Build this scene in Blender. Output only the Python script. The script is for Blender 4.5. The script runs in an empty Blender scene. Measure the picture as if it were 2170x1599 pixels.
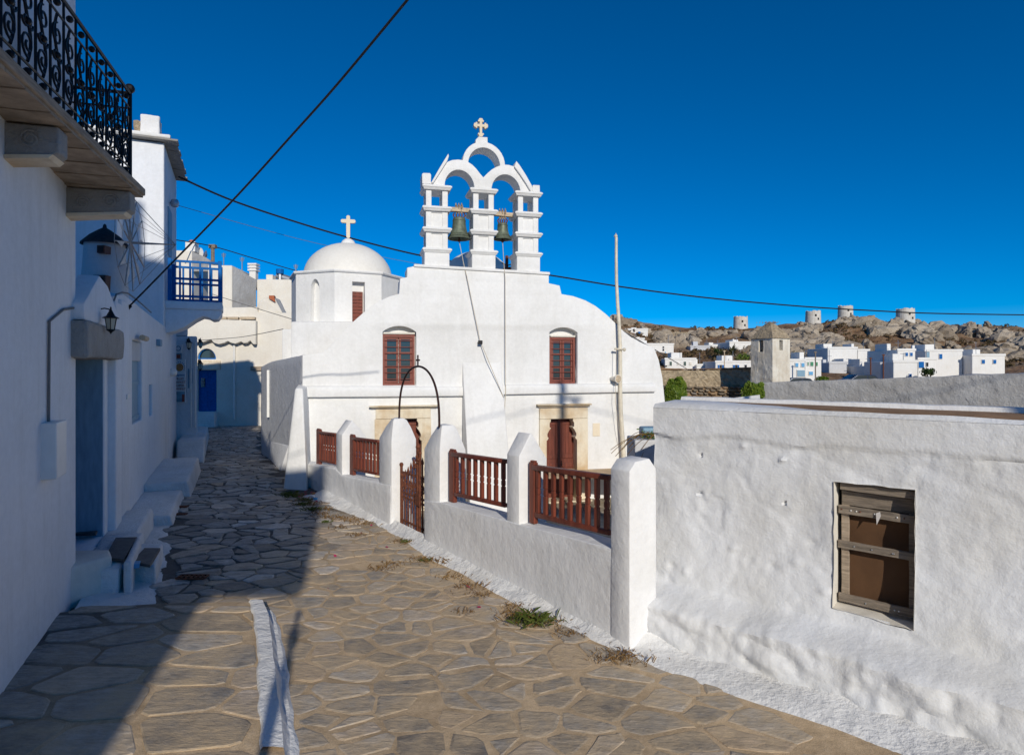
import bpy, bmesh, math, random
from mathutils import Vector, Matrix, noise
from mathutils.geometry import tessellate_polygon
random.seed(7)
R = math.radians
sc = bpy.context.scene

# ------------------------------------------------------------------ camera
EYE = 2.5
FOC, CX, CY = 1300.0, 1085.0, 775.0          # focal length and horizon point, in photograph pixels
cam_d = bpy.data.cameras.new('camera'); cam = bpy.data.objects.new('camera', cam_d)
sc.collection.objects.link(cam); sc.camera = cam
cam.location = (0, 0, EYE); cam.rotation_euler = (R(90), 0, 0)
cam_d.sensor_width = 36; cam_d.lens = FOC/2170*36
cam_d.shift_y = -(799.5-CY)/2170
cam_d.clip_start = 0.05; cam_d.clip_end = 6000

# ------------------------------------------------------------------ sky and sun
SUN_AZ, SUN_EL = 14.5, 23.5                  # degrees to the right of straight behind the camera; elevation
w = bpy.data.worlds.new('World'); sc.world = w; w.use_nodes = True
nt = w.node_tree; nt.nodes.clear()
sky = nt.nodes.new('ShaderNodeTexSky'); sky.sky_type = 'NISHITA'; sky.sun_disc = False
sky.sun_elevation = R(SUN_EL); sky.sun_rotation = R(180-SUN_AZ)
sky.air_density = 0.9; sky.dust_density = 0.0; sky.ozone_density = 9.0; sky.altitude = 2500
hs = nt.nodes.new('ShaderNodeHueSaturation'); hs.inputs['Saturation'].default_value = 1.25
hs.inputs['Value'].default_value = 1.0
bg = nt.nodes.new('ShaderNodeBackground'); bg.inputs['Strength'].default_value = 0.097
wo = nt.nodes.new('ShaderNodeOutputWorld')
tint = nt.nodes.new('ShaderNodeMix'); tint.data_type = 'RGBA'; tint.blend_type = 'MULTIPLY'; tint.inputs[0].default_value = 1.0; tint.inputs[7].default_value = (1.0, 0.96, 0.87, 1)
nt.links.new(sky.outputs[0], hs.inputs['Color']); nt.links.new(hs.outputs[0], tint.inputs[6]); nt.links.new(tint.outputs[2], bg.inputs['Color'])
nt.links.new(bg.outputs[0], wo.inputs['Surface'])
SUN = Vector((math.sin(R(SUN_AZ))*math.cos(R(SUN_EL)), -math.cos(R(SUN_AZ))*math.cos(R(SUN_EL)), math.sin(R(SUN_EL))))
sl = bpy.data.lights.new('sun', 'SUN'); sl.energy = 2.95; sl.angle = R(0.53); sl.color = (1.0, 0.93, 0.81)
so = bpy.data.objects.new('sun', sl); sc.collection.objects.link(so)
so.rotation_euler = SUN.to_track_quat('Z', 'Y').to_euler(); so.location = (20, -50, 40)
vs = sc.view_settings; vs.view_transform = 'Standard'; vs.look = 'None'; vs.exposure = 0.27; vs.gamma = 1.0
vs.use_curve_mapping = False

# ------------------------------------------------------------------ helpers
def px(x, y, d):
    """photograph pixel at depth d -> point of the place"""
    return Vector(((x-CX)/FOC*d, d, EYE+(CY-y)/FOC*d))

class Frame:
    """upright plane: u along it, w into it (away from the viewer), v = height"""
    def __init__(s, o, a):
        s.o = Vector((o[0], o[1], 0)); s.a = a
        s.ex = Vector((math.cos(a), math.sin(a), 0)); s.ey = Vector((-math.sin(a), math.cos(a), 0))
    def __call__(s, u, w, v): return s.o + s.ex*u + s.ey*w + Vector((0, 0, v))
    def hit(s, x, y, w=0.0):
        d = Vector(((x-CX)/FOC, 1, (CY-y)/FOC)); e = Vector((0, 0, EYE))
        t = ((s.o + s.ey*w - e).dot(s.ey))/d.dot(s.ey)
        p = e + d*t - s.o
        return p.dot(s.ex), p.z
    def depth(s, x, y=800, w=0.0):
        u, v = s.hit(x, y, w); return s(u, w, v).y
WORLD = Frame((0, 0), 0)

def new_mesh(name, verts, faces, base=None):
    vs_ = [Vector(v) for v in verts]
    if base is None:
        lo = [min(v[i] for v in vs_) for i in range(3)]; hi = [max(v[i] for v in vs_) for i in range(3)]
        base = Vector(((lo[0]+hi[0])/2, (lo[1]+hi[1])/2, lo[2]))
    me = bpy.data.meshes.new(name)
    me.from_pydata([v-base for v in vs_], [], faces); me.update()
    return me, base

def link(o, parent=None):
    sc.collection.objects.link(o)
    if parent is not None:
        o.parent = parent
        o.matrix_parent_inverse = WM[parent.name].inverted()
    WM[o.name] = Matrix.LocRotScale(o.location, o.rotation_euler, o.scale)
    return o
WM = {}
def tag(o, label=None, cat=None, group=None, kind=None):
    if label: o['label'] = label
    if cat: o['category'] = cat
    if group: o['group'] = group
    if kind: o['kind'] = kind
    return o
def thing(name, label, cat, loc, group=None):
    o = bpy.data.objects.new(name, None); o.location = loc; o.empty_display_size = .2
    link(o); return tag(o, label, cat, group)

class MB:
    def __init__(s): s.v = []; s.f = []; s.m = []; s.mi = 0
    def add(s, vs_, fs):
        n = len(s.v); s.v += [Vector(p) for p in vs_]
        s.f += [tuple(i+n for i in f) for f in fs]; s.m += [s.mi]*len(fs); return s
    def hexa(s, p):          # p: 4 bottom, 4 top, same order
        return s.add(p, [(0,3,2,1),(4,5,6,7),(0,1,5,4),(1,2,6,5),(2,3,7,6),(3,0,4,7)])
    def box(s, T, u0, u1, w0, w1, v0, v1):
        return s.hexa([T(u0,w0,v0),T(u1,w0,v0),T(u1,w1,v0),T(u0,w1,v0),T(u0,w0,v1),T(u1,w0,v1),T(u1,w1,v1),T(u0,w1,v1)])
    def prism(s, T, outer, w0, w1, holes=()):
        loops = [list(outer)]+[list(h) for h in holes]
        flat = [p for l in loops for p in l]; n = len(flat)
        tris = tessellate_polygon([[Vector((p[0], p[1], 0)) for p in l] for l in loops])
        vs_ = [T(u, w0, v) for u, v in flat]+[T(u, w1, v) for u, v in flat]
        fs = [tuple(t) for t in tris]+[tuple(i+n for i in reversed(t)) for t in tris]
        k = 0
        for l in loops:
            m = len(l)
            for i in range(m):
                a, b = k+i, k+(i+1) % m
                fs.append((a, b, b+n, a+n))
            k += m
        return s.add(vs_, fs)
    def tube(s, pts, r, n=6, caps=True):
        pts = [Vector(p) for p in pts]; rs = r if isinstance(r, (list, tuple)) else [r]*len(pts)
        vs_ = []; fs = []; up = None
        for i, p in enumerate(pts):
            d = (pts[min(i+1, len(pts)-1)]-pts[max(i-1, 0)]).normalized()
            if up is None:
                up = Vector((0, 0, 1)) if abs(d.z) < .9 else Vector((1, 0, 0))
            a = d.cross(up).normalized(); b = a.cross(d).normalized(); up = b
            for k in range(n):
                t = 2*math.pi*k/n
                vs_.append(p+(a*math.cos(t)+b*math.sin(t))*rs[i])
        for i in range(len(pts)-1):
            for k in range(n):
                k2 = (k+1) % n
                fs.append((i*n+k, i*n+k2, (i+1)*n+k2, (i+1)*n+k))
        if caps:
            fs.append(tuple(range(n-1, -1, -1))); fs.append(tuple((len(pts)-1)*n+k for k in range(n)))
        return s.add(vs_, fs)
    def lathe(s, c, prof, n=24, ph=0.0, sq=1.0):
        """prof: (radius, height) list, closed at the ends when radius is 0"""
        c = Vector(c); vs_ = []; fs = []
        for r, h in prof:
            for k in range(n):
                t = 2*math.pi*k/n+ph
                vs_.append(c+Vector((r*math.cos(t), r*math.sin(t)*sq, h)))
        for i in range(len(prof)-1):
            for k in range(n):
                k2 = (k+1) % n
                fs.append((i*n+k, i*n+k2, (i+1)*n+k2, (i+1)*n+k))
        return s.add(vs_, fs)
    def ball(s, c, r, n=10):
        pr = [(max(r*math.sin(math.pi*i/n), 1e-4), -r*math.cos(math.pi*i/n)) for i in range(n+1)]
        return s.lathe(c, pr, max(8, n))
    def build(s, name, mat, parent=None, bevel=0, smooth=False, seg=2, cuts=0, rough=None, label=None, solid=False):
        me, base = new_mesh(name, s.v, s.f)
        if isinstance(mat, (list, tuple)):
            for m in mat: me.materials.append(m)
            me.polygons.foreach_set('material_index', s.m)
        else: me.materials.append(mat)
        bm = bmesh.new(); bm.from_mesh(me)
        bmesh.ops.remove_doubles(bm, verts=bm.verts, dist=1e-5)
        bmesh.ops.recalc_face_normals(bm, faces=bm.faces)
        if bevel:
            es = [e for e in bm.edges if len(e.link_faces) == 2 and e.calc_face_angle(0) > R(28)]
            if es: bmesh.ops.bevel(bm, geom=es, offset=bevel, segments=seg, profile=.5, affect='EDGES', clamp_overlap=True)
        if cuts:
            for _ in range(40):
                es = [e for e in bm.edges if e.calc_length() > cuts]
                if not es: break
                bmesh.ops.triangulate(bm, faces=[f for f in bm.faces if len(f.verts) > 4])
                es = [e for e in bm.edges if e.calc_length() > cuts]
                bmesh.ops.subdivide_edges(bm, edges=es, cuts=1, use_grid_fill=True)
        if rough:
            amp, scl = rough
            bm.normal_update()
            for v in bm.verts:
                p = (v.co+base)*scl
                d = noise.noise(p)*.6+noise.noise(p*2.7)*.3+noise.noise(p*6.1)*.15
                v.co += v.normal*d*amp
        bm.to_mesh(me); bm.free()
        if smooth:
            me.polygons.foreach_set('use_smooth', [True]*len(me.polygons))
            try: me.set_sharp_from_angle(angle=R(40))
            except Exception: pass
        o = bpy.data.objects.new(name, me); o.location = base
        link(o, parent)
        if label: o['label'] = label
        return o

def inst(name, me, loc, rot=(0,0,0), scale=(1,1,1), parent=None):
    o = bpy.data.objects.new(name, me); o.location = loc; o.rotation_euler = rot; o.scale = scale
    return link(o, parent)

# ------------------------------------------------------------------ materials
def mat_new(name):
    m = bpy.data.materials.new(name); m.use_nodes = True
    return m, m.node_tree, m.node_tree.nodes['Principled BSDF']
def N(t, kind, **kw):
    n = t.nodes.new('ShaderNode'+kind)
    for k, v in kw.items():
        if k in n.inputs: n.inputs[k].default_value = v
        else: setattr(n, k, v)
    return n
def pos_node(t):
    return N(t, 'NewGeometry').outputs['Position']
def noise_tex(t, scale, detail=4, rough=.55, vec=None, stretch=None):
    n = N(t, 'TexNoise'); n.inputs['Scale'].default_value = scale; n.inputs['Detail'].default_value = detail
    n.inputs['Roughness'].default_value = rough
    v = vec if vec is not None else pos_node(t)
    if stretch:
        mp = N(t, 'Mapping'); mp.inputs['Scale'].default_value = stretch
        t.links.new(v, mp.inputs['Vector']); v = mp.outputs[0]
    t.links.new(v, n.inputs['Vector']); return n
def ramp(t, fac, stops):
    r = N(t, 'ValToRGB'); e = r.color_ramp.elements
    while len(e) < len(stops): e.new(.5)
    for i, (p, c) in enumerate(stops):
        e[i].position = p; e[i].color = (*c, 1) if len(c) == 3 else c
    t.links.new(fac, r.inputs['Fac']); return r
def mix(t, fac, a, b, mode='MIX'):
    m = N(t, 'Mix', data_type='RGBA', blend_type=mode)
    def put(v, s):
        if isinstance(v, (tuple, list)): s.default_value = (*v, 1) if len(v) == 3 else v
        elif isinstance(v, (int, float)): s.default_value = v
        else: t.links.new(v, s)
    put(fac, m.inputs[0]); put(a, m.inputs[6]); put(b, m.inputs[7]); return m.outputs[2]
def bump(t, b, layers):
    prev = None
    for h, strength, dist in layers:
        n = N(t, 'Bump'); n.inputs['Strength'].default_value = strength; n.inputs['Distance'].default_value = dist
        t.links.new(h, n.inputs['Height'])
        if prev is not None: t.links.new(prev, n.inputs['Normal'])
        prev = n.outputs[0]
    t.links.new(prev, b.inputs['Normal'])

def plaster(name, col=(.80,.80,.79), dirt=(.62,.60,.55), amount=.35, fine=.25, coarse=.35, streak=.0, rough=.85, fs=60, cs=5):
    m, t, b = mat_new(name)
    n1 = noise_tex(t, 1.3, 6, .6); n2 = noise_tex(t, cs, 5, .6); n3 = noise_tex(t, fs, 3, .6)
    r1 = ramp(t, n1.outputs['Fac'], [(.42, (0,0,0)), (.75, (amount,)*3)])
    c = mix(t, r1.outputs[0], col, dirt)
    if streak:
        n4 = noise_tex(t, 6, 5, .65, stretch=(1, 1, .12))
        r4 = ramp(t, n4.outputs['Fac'], [(.5, (0,0,0)), (.8, (streak,)*3)])
        c = mix(t, r4.outputs[0], c, (dirt[0]*.7, dirt[1]*.68, dirt[2]*.62))
    n5 = noise_tex(t, 14, 4, .6)
    r5 = ramp(t, n5.outputs['Fac'], [(.3, (.93,)*3), (.7, (1.0,)*3)])
    c = mix(t, 1.0, c, r5.outputs[0], 'MULTIPLY')
    t.links.new(c, b.inputs['Base Color']); b.inputs['Roughness'].default_value = rough
    b.inputs['Specular IOR Level'].default_value = .25
    bump(t, b, [(n2.outputs['Fac'], coarse, .05), (n3.outputs['Fac'], fine, .012)])
    return m
def plain(name, col, rough=.5, metal=0, var=.15, scale=8, bmp=.1, bs=40, spec=.4, stretch=None):
    m, t, b = mat_new(name)
    n = noise_tex(t, scale, 5, .6, stretch=stretch)
    r = ramp(t, n.outputs['Fac'], [(.3, tuple(x*(1-var) for x in col)), (.7, tuple(min(1, x*(1+var)) for x in col))])
    t.links.new(r.outputs[0], b.inputs['Base Color'])
    b.inputs['Roughness'].default_value = rough; b.inputs['Metallic'].default_value = metal
    b.inputs['Specular IOR Level'].default_value = spec
    if bmp:
        n2 = noise_tex(t, bs, 4, .6, stretch=stretch); bump(t, b, [(n2.outputs['Fac'], bmp, .01)])
    return m
M = {}
M['white'] = plaster('whitewash_smooth', dirt=(.66,.65,.62), amount=.6, fine=.14, coarse=.26, streak=.18)
M['white_rough'] = plaster('whitewash_rough', (.79,.79,.79), (.64,.62,.58), .35, .14, .30, streak=.10, fs=45, cs=6)
M['white_wall'] = plaster('whitewash_old_house', (.73,.74,.755), (.56,.535,.48), .6, .24, .34, streak=.12, fs=38, cs=6)
M['white_blue'] = plaster('whitewash_bluish', (.78,.80,.83), (.62,.63,.64), .35, .20, .30, streak=.25)
M['white_step'] = plaster('whitewash_worn_floor', (.78,.775,.76), (.50,.47,.42), .55, .5, .6, fs=30, cs=10)
M['white_far'] = plaster('whitewash_far', (.80,.79,.76), (.68,.64,.56), .35, .05, .1, streak=.15)
M['cream'] = plaster('cream_plaster', (.76,.72,.64), (.62,.54,.42), .4, .1, .2, streak=.12)
M['grey_plaster'] = plaster('bare_grey_cement', (.42,.42,.42), (.27,.25,.23), .65, .6, .8, streak=.35, fs=30, cs=6)
M['grey_smooth'] = plaster('grey_painted_plaster', (.60,.61,.63), (.48,.47,.46), .4, .4, .5, streak=.2)
M['dome'] = plaster('dome_cream_white', (.80,.785,.74), (.66,.62,.55), .30, .05, .12, streak=.10)
M['marble'] = plaster('warm_marble', (.76,.68,.53), (.50,.32,.14), 1.0, .25, .35, streak=.35, rough=.6, cs=9)
M['cross_stone'] = plaster('cross_marble', (.78,.68,.52), (.60,.48,.32), .5, .15, .1)
M['greystone'] = plaster('grey_carved_stone', (.34,.33,.31), (.18,.165,.14), .7, .6, .7, rough=.8, fs=50, cs=14)
M['brown_paint'] = plain('brown_wood_paint', (.150,.036,.019), .48, var=.38, scale=6, bmp=.15, stretch=(4,4,.4))
M['brown_dark'] = plain('brown_wood_dark', (.080,.022,.013), .45, var=.25, scale=6)
M['red_frame'] = plain('window_red_brown_paint', (.20,.050,.032), .5, var=.18, scale=10)
M['rust'] = plain('rusty_iron', (.135,.042,.020), .8, metal=0, var=.5, scale=25, bmp=.4, bs=90)
M['iron'] = plain('black_iron', (.010,.010,.012), .45, metal=.4, var=.3, scale=20)
M['iron_brown'] = plain('brown_iron_bar', (.045,.020,.016), .5, metal=.3, var=.3, scale=20)
M['bronze'] = plain('green_bronze', (.14,.165,.12), .55, metal=.35, var=.4, scale=9, bmp=.15)
M['chain'] = plain('rusty_chain', (.33,.26,.19), .6, metal=.3, var=.5, scale=30)
M['beam'] = plain('pale_timber', (.50,.40,.28), .8, var=.3, scale=8, stretch=(.5,3,3))
M['rope'] = plain('rope_fibre', (.50,.44,.34), .9, var=.2, scale=60)
M['cable'] = plain('black_cable', (.012,.012,.013), .6, var=.1, bmp=0)
M['cable_pale'] = plain('grey_cable', (.16,.155,.15), .7, var=.1, bmp=0)
M['blue'] = plain('blue_paint', (.004,.115,.37), .65, var=.22, scale=10, bmp=.15, spec=.15)
M['blue_deep'] = plain('deep_blue_paint', (.006,.020,.13), .4, var=.25, scale=7)
M['blue_light'] = plain('light_blue_paint', (.10,.34,.60), .55, var=.15, scale=8)
M['blue_grey'] = plain('blue_grey_paint', (.20,.34,.45), .6, var=.15, scale=8, stretch=(3,3,.5))
M['green'] = plain('green_paint', (.03,.22,.10), .5, var=.15)
M['dark_green'] = plain('dark_green_paint', (.03,.07,.055), .5, var=.15)
M['dark'] = plain('dark_interior', (.012,.012,.014), .8, var=.2, bmp=0)
M['slate'] = plain('slate_tread', (.085,.082,.078), .6, var=.35, scale=9, bmp=.5, bs=30)
M['terracotta'] = plain('terracotta', (.42,.12,.05), .8, var=.25)
M['thatch'] = plain('dark_thatch', (.030,.026,.030), .85, var=.4, scale=20, bmp=.8, bs=60)
M['old_wood'] = plain('weathered_grey_wood', (.22,.18,.14), .85, var=.45, scale=7, bmp=.7, bs=40, stretch=(.8,.8,9))
M['old_wood_pale'] = plain('weathered_pale_wood', (.34,.27,.20), .85, var=.35, scale=7, bmp=.6, bs=40, stretch=(.8,.8,9))
M['earth'] = plain('brown_roof_clay', (.24,.145,.080), .95, var=.25, scale=6, bmp=.4, bs=25)
M['sail'] = plain('pale_sail_cloth', (.62,.58,.54), .9, var=.1)
M['spar'] = plain('bleached_spar_wood', (.42,.36,.32), .8, var=.25, scale=15)
M['pole'] = plain('white_painted_pole', (.66,.60,.48), .6, var=.2, scale=6)
M['grey_metal'] = plain('grey_metal', (.42,.43,.45), .4, metal=.7, var=.1)
M['orange'] = plain('sign_orange', (.55,.22,.07), .6, var=.1, bmp=0)
M['sign_white'] = plain('sign_white', (.72,.73,.74), .5, var=.04, bmp=0)
M['sign_blue'] = plain('sign_blue_print', (.03,.16,.36), .5, var=.05, bmp=0)
M['sign_red'] = plain('sign_brown_print', (.28,.07,.05), .5, var=.05, bmp=0)
M['sign_sea'] = plain('sign_sea_picture', (.16,.30,.38), .5, var=.4, scale=5, bmp=0)
M['pvc'] = plain('white_plastic', (.74,.74,.72), .4, var=.05, bmp=0)
M['car'] = plain('dark_blue_car_paint', (.025,.035,.06), .25, metal=.3, var=.05, bmp=0)
M['tyre'] = plain('tyre_rubber', (.015,.015,.015), .8, var=.1, bmp=0)

def glass_mat():
    m, t, b = mat_new('window_glass')
    b.inputs['Base Color'].default_value = (.030,.042,.048,1); b.inputs['Roughness'].default_value = .06
    b.inputs['Specular IOR Level'].default_value = .8
    n = noise_tex(t, 3, 2); bump(t, b, [(n.outputs['Fac'], .04, .02)]); return m
M['glass'] = glass_mat()

def burlap_mat():
    m, t, b = mat_new('burlap_sacking')
    wv = N(t, 'TexWave', wave_type='BANDS', bands_direction='Z'); wv.inputs['Scale'].default_value = 55; wv.inputs['Distortion'].default_value = 1.5
    wu = N(t, 'TexWave', wave_type='BANDS', bands_direction='X'); wu.inputs['Scale'].default_value = 70; wu.inputs['Distortion'].default_value = 1.5
    p = pos_node(t); t.links.new(p, wv.inputs[0]); t.links.new(p, wu.inputs[0])
    f = mix(t, .5, wv.outputs[0], wu.outputs[0])
    n = noise_tex(t, 4, 5)
    f2 = mix(t, .5, f, n.outputs['Fac'])
    r = ramp(t, f2, [(.25, (.055,.026,.011)), (.75, (.165,.080,.034))])
    t.links.new(r.outputs[0], b.inputs['Base Color']); b.inputs['Roughness'].default_value = .95
    bump(t, b, [(f, .6, .004)]); return m
M['burlap'] = burlap_mat()

def mortar_mat():
    m, t, b = mat_new('sandy_mortar')
    n1 = noise_tex(t, .55, 4, .6); n2 = noise_tex(t, 9, 6, .65); n3 = noise_tex(t, 70, 3, .6)
    # sun and shade put into joint colour: dark grey shaded lane, sandy sunlit square
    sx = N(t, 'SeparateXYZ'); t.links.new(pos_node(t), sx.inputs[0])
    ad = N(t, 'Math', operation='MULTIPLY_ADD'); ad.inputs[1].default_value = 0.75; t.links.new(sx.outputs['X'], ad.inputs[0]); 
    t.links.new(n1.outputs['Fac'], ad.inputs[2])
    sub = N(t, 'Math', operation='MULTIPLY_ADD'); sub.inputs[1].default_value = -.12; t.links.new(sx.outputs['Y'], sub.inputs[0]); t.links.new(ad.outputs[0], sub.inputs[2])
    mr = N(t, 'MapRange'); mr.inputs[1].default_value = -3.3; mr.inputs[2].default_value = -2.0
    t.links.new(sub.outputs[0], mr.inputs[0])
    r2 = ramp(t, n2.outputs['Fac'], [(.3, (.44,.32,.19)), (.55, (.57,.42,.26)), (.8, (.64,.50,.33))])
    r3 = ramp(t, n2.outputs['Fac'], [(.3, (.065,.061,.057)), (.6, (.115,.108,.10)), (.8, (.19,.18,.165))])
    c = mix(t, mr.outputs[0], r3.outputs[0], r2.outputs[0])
    n4 = noise_tex(t, 130, 2, .7); r4 = ramp(t, n4.outputs['Fac'], [(.34, (.62,)*3), (.5, (1.0,)*3), (.68, (1.22,)*3)]); c = mix(t, .8, c, r4.outputs[0], 'MULTIPLY')
    n5 = noise_tex(t, 1.7, 5, .7); r5 = ramp(t, n5.outputs['Fac'], [(.35, (.72,.70,.68)), (.6, (1.05,)*3)]); c = mix(t, 1.0, c, r5.outputs[0], 'MULTIPLY')
    t.links.new(c, b.inputs['Base Color']); b.inputs['Roughness'].default_value = .92
    bump(t, b, [(n2.outputs['Fac'], .5, .02), (n3.outputs['Fac'], .4, .006)]); return m
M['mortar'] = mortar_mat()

def stone_mat(name, stops, rough=(.38,.7), bmp=.8, wear=(.46,.37,.26), wamt=.55, sun_dust=0):
    m, t, b = mat_new(name)
    g = N(t, 'NewGeometry'); oi = N(t, 'ObjectInfo')
    ad = N(t, 'Math', operation='ADD'); t.links.new(g.outputs['Random Per Island'], ad.inputs[0]); t.links.new(oi.outputs['Random'], ad.inputs[1])
    fr = N(t, 'Math', operation='FRACT'); t.links.new(ad.outputs[0], fr.inputs[0])
    r = ramp(t, fr.outputs[0], stops)
    n1 = noise_tex(t, 7, 6, .65); n2 = noise_tex(t, 30, 5, .65, stretch=(.35,1,1))
    r1 = ramp(t, n1.outputs['Fac'], [(.3, (.66,)*3), (.7, (1.2,)*3)])
    c = mix(t, 1.0, r.outputs[0], r1.outputs[0], 'MULTIPLY')
    nf = noise_tex(t, 16, 6, .72, stretch=(.45,1.4,1)); rf = ramp(t, nf.outputs['Fac'], [(.36, (.55,)*3), (.52, (1.0,)*3), (.66, (1.35,)*3)])
    c = mix(t, .8, c, rf.outputs[0], 'MULTIPLY')
    rw = ramp(t, n2.outputs['Fac'], [(.52, (0,0,0)), (.72, (wamt,)*3)])
    c = mix(t, rw.outputs[0], c, wear)
    if sun_dust:  # sandy film kept to the sunlit zone; sun warmth partly put into the colour
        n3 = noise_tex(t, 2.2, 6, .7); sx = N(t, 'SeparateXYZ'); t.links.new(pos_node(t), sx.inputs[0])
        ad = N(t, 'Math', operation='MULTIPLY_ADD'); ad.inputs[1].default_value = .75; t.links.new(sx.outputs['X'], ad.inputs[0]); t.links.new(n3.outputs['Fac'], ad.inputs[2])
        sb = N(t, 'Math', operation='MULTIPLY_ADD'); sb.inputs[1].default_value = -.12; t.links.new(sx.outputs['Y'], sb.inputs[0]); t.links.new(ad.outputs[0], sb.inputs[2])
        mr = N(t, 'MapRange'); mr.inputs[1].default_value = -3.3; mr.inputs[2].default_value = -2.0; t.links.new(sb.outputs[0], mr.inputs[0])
        rd = ramp(t, n3.outputs['Fac'], [(.33, (.08,)*3), (.62, (sun_dust,)*3)]); fa = N(t, 'Math', operation='MULTIPLY'); t.links.new(rd.outputs[0], fa.inputs[0]); t.links.new(mr.outputs[0], fa.inputs[1])
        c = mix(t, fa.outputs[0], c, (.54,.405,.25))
    t.links.new(c, b.inputs['Base Color'])
    rr = N(t, 'MapRange'); rr.inputs[3].default_value = rough[0]; rr.inputs[4].default_value = rough[1]
    t.links.new(n1.outputs['Fac'], rr.inputs[0]); t.links.new(rr.outputs[0], b.inputs['Roughness'])
    bump(t, b, [(n1.outputs['Fac'], bmp, .03), (nf.outputs['Fac'], bmp, .016), (n2.outputs['Fac'], bmp, .008)]); b.inputs['Specular IOR Level'].default_value = .3; return m
M['paver'] = stone_mat('schist_paving', [(0, (.15,.142,.135)), (.3, (.25,.238,.222)), (.55, (.335,.318,.295)), (.8, (.44,.418,.385)), (.9, (.43,.32,.225)), (1, (.58,.56,.53))], bmp=.6, sun_dust=.85)
M['rubble'] = stone_mat('rubble_stone', [(0, (.12,.095,.07)), (.4, (.22,.18,.135)), (.7, (.30,.24,.17)), (.9, (.36,.22,.11)), (1, (.17,.16,.15))], (.7,.95), 1.0)
M['rubble_tan'] = stone_mat('tan_rubble_wall', [(0, (.34,.27,.18)), (1, (.44,.36,.25))], (.8,.95), 1.0)
M['boulder'] = stone_mat('hill_boulder', [(0, (.28,.225,.165)), (.5, (.38,.315,.24)), (1, (.48,.41,.32))], (.8,.95), 1.0, (.15,.10,.06), .8)

def hill_mat():
    m, t, b = mat_new('dry_hillside')
    n1 = noise_tex(t, .12, 8, .65); n2 = noise_tex(t, .9, 6, .7)
    f = mix(t, .45, n1.outputs['Fac'], n2.outputs['Fac'])
    r = ramp(t, f, [(.36, (.075,.055,.028)), (.45, (.20,.105,.048)), (.53, (.29,.185,.10)), (.63, (.42,.345,.255))])
    t.links.new(r.outputs[0], b.inputs['Base Color']); b.inputs['Roughness'].default_value = .95
    bump(t, b, [(n2.outputs['Fac'], 1.0, .8)]); return m
M['hill'] = hill_mat()
M['ground'] = plain('dry_ground', (.20,.155,.10), .95, var=.3, scale=.6, bmp=.3, bs=8)
M["dark_board"] = plain("dark_blue_black_stone", (.030,.036,.045), .9, var=.4, scale=6, bmp=.8, bs=20)
M["court"] = plain('court_paving', (.34,.29,.22), .8, var=.25, scale=4, bmp=.4, bs=14)

def leaf_mat(name, a, c):
    m, t, b = mat_new(name)
    g = N(t, 'NewGeometry'); r = ramp(t, g.outputs['Random Per Island'], [(0, a), (1, c)])
    t.links.new(r.outputs[0], b.inputs['Base Color']); b.inputs['Roughness'].default_value = .5
    b.inputs['Specular IOR Level'].default_value = .3
    tr = N(t, 'BsdfTranslucent'); t.links.new(r.outputs[0], tr.inputs[0])
    ms = N(t, 'MixShader'); ms.inputs[0].default_value = .3
    out = t.nodes['Material Output']
    t.links.new(b.outputs[0], ms.inputs[1]); t.links.new(tr.outputs[0], ms.inputs[2]); t.links.new(ms.outputs[0], out.inputs['Surface'])
    return m
M['ivy'] = leaf_mat('ivy_leaf', (.05,.11,.008), (.20,.27,.03))
M['scrub'] = leaf_mat('scrub_leaf', (.020,.045,.012), (.06,.10,.025))
M['palm'] = leaf_mat('palm_leaf', (.045,.055,.02), (.10,.095,.04))
M['hill_scrub'] = leaf_mat('hill_scrub_leaf', (.07,.055,.022), (.19,.12,.055))
M['dry_grass'] = leaf_mat('dry_weed', (.16,.085,.028), (.28,.17,.06))
M['green_grass'] = leaf_mat('green_weed', (.05,.085,.012), (.13,.15,.035))
M['petal'] = leaf_mat('bougainvillea_petal', (.35,.02,.08), (.55,.06,.16))
# ================================================================== ground, lane, hill
def sstep(a, b, x):
    t = max(0., min(1., (x-a)/(b-a))); return t*t*(3-2*t)
def gz(x, y): return -0.4*sstep(10, 31, y)
def ground_px(x, y, z=0.0):
    d = 6.0
    for _ in range(30): d = FOC*(EYE-z-gz(0, d))/(y-CY)
    return ((x-CX)/FOC*d, d)
def inside(p, poly):
    c = False; n = len(poly)
    for i in range(n):
        x1, y1 = poly[i]; x2, y2 = poly[i-1]
        if (y1 > p[1]) != (y2 > p[1]) and p[0] < (x2-x1)*(p[1]-y1)/(y2-y1)+x1: c = not c
    return c
def clip_half(poly, m, n):
    out = []
    for i in range(len(poly)):
        a, b = poly[i-1], poly[i]
        da = (a[0]-m[0])*n[0]+(a[1]-m[1])*n[1]; db = (b[0]-m[0])*n[0]+(b[1]-m[1])*n[1]
        if (da <= 0) != (db <= 0):
            t = da/(da-db); out.append((a[0]+(b[0]-a[0])*t, a[1]+(b[1]-a[1])*t))
        if db <= 0: out.append(b)
    return out
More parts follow.
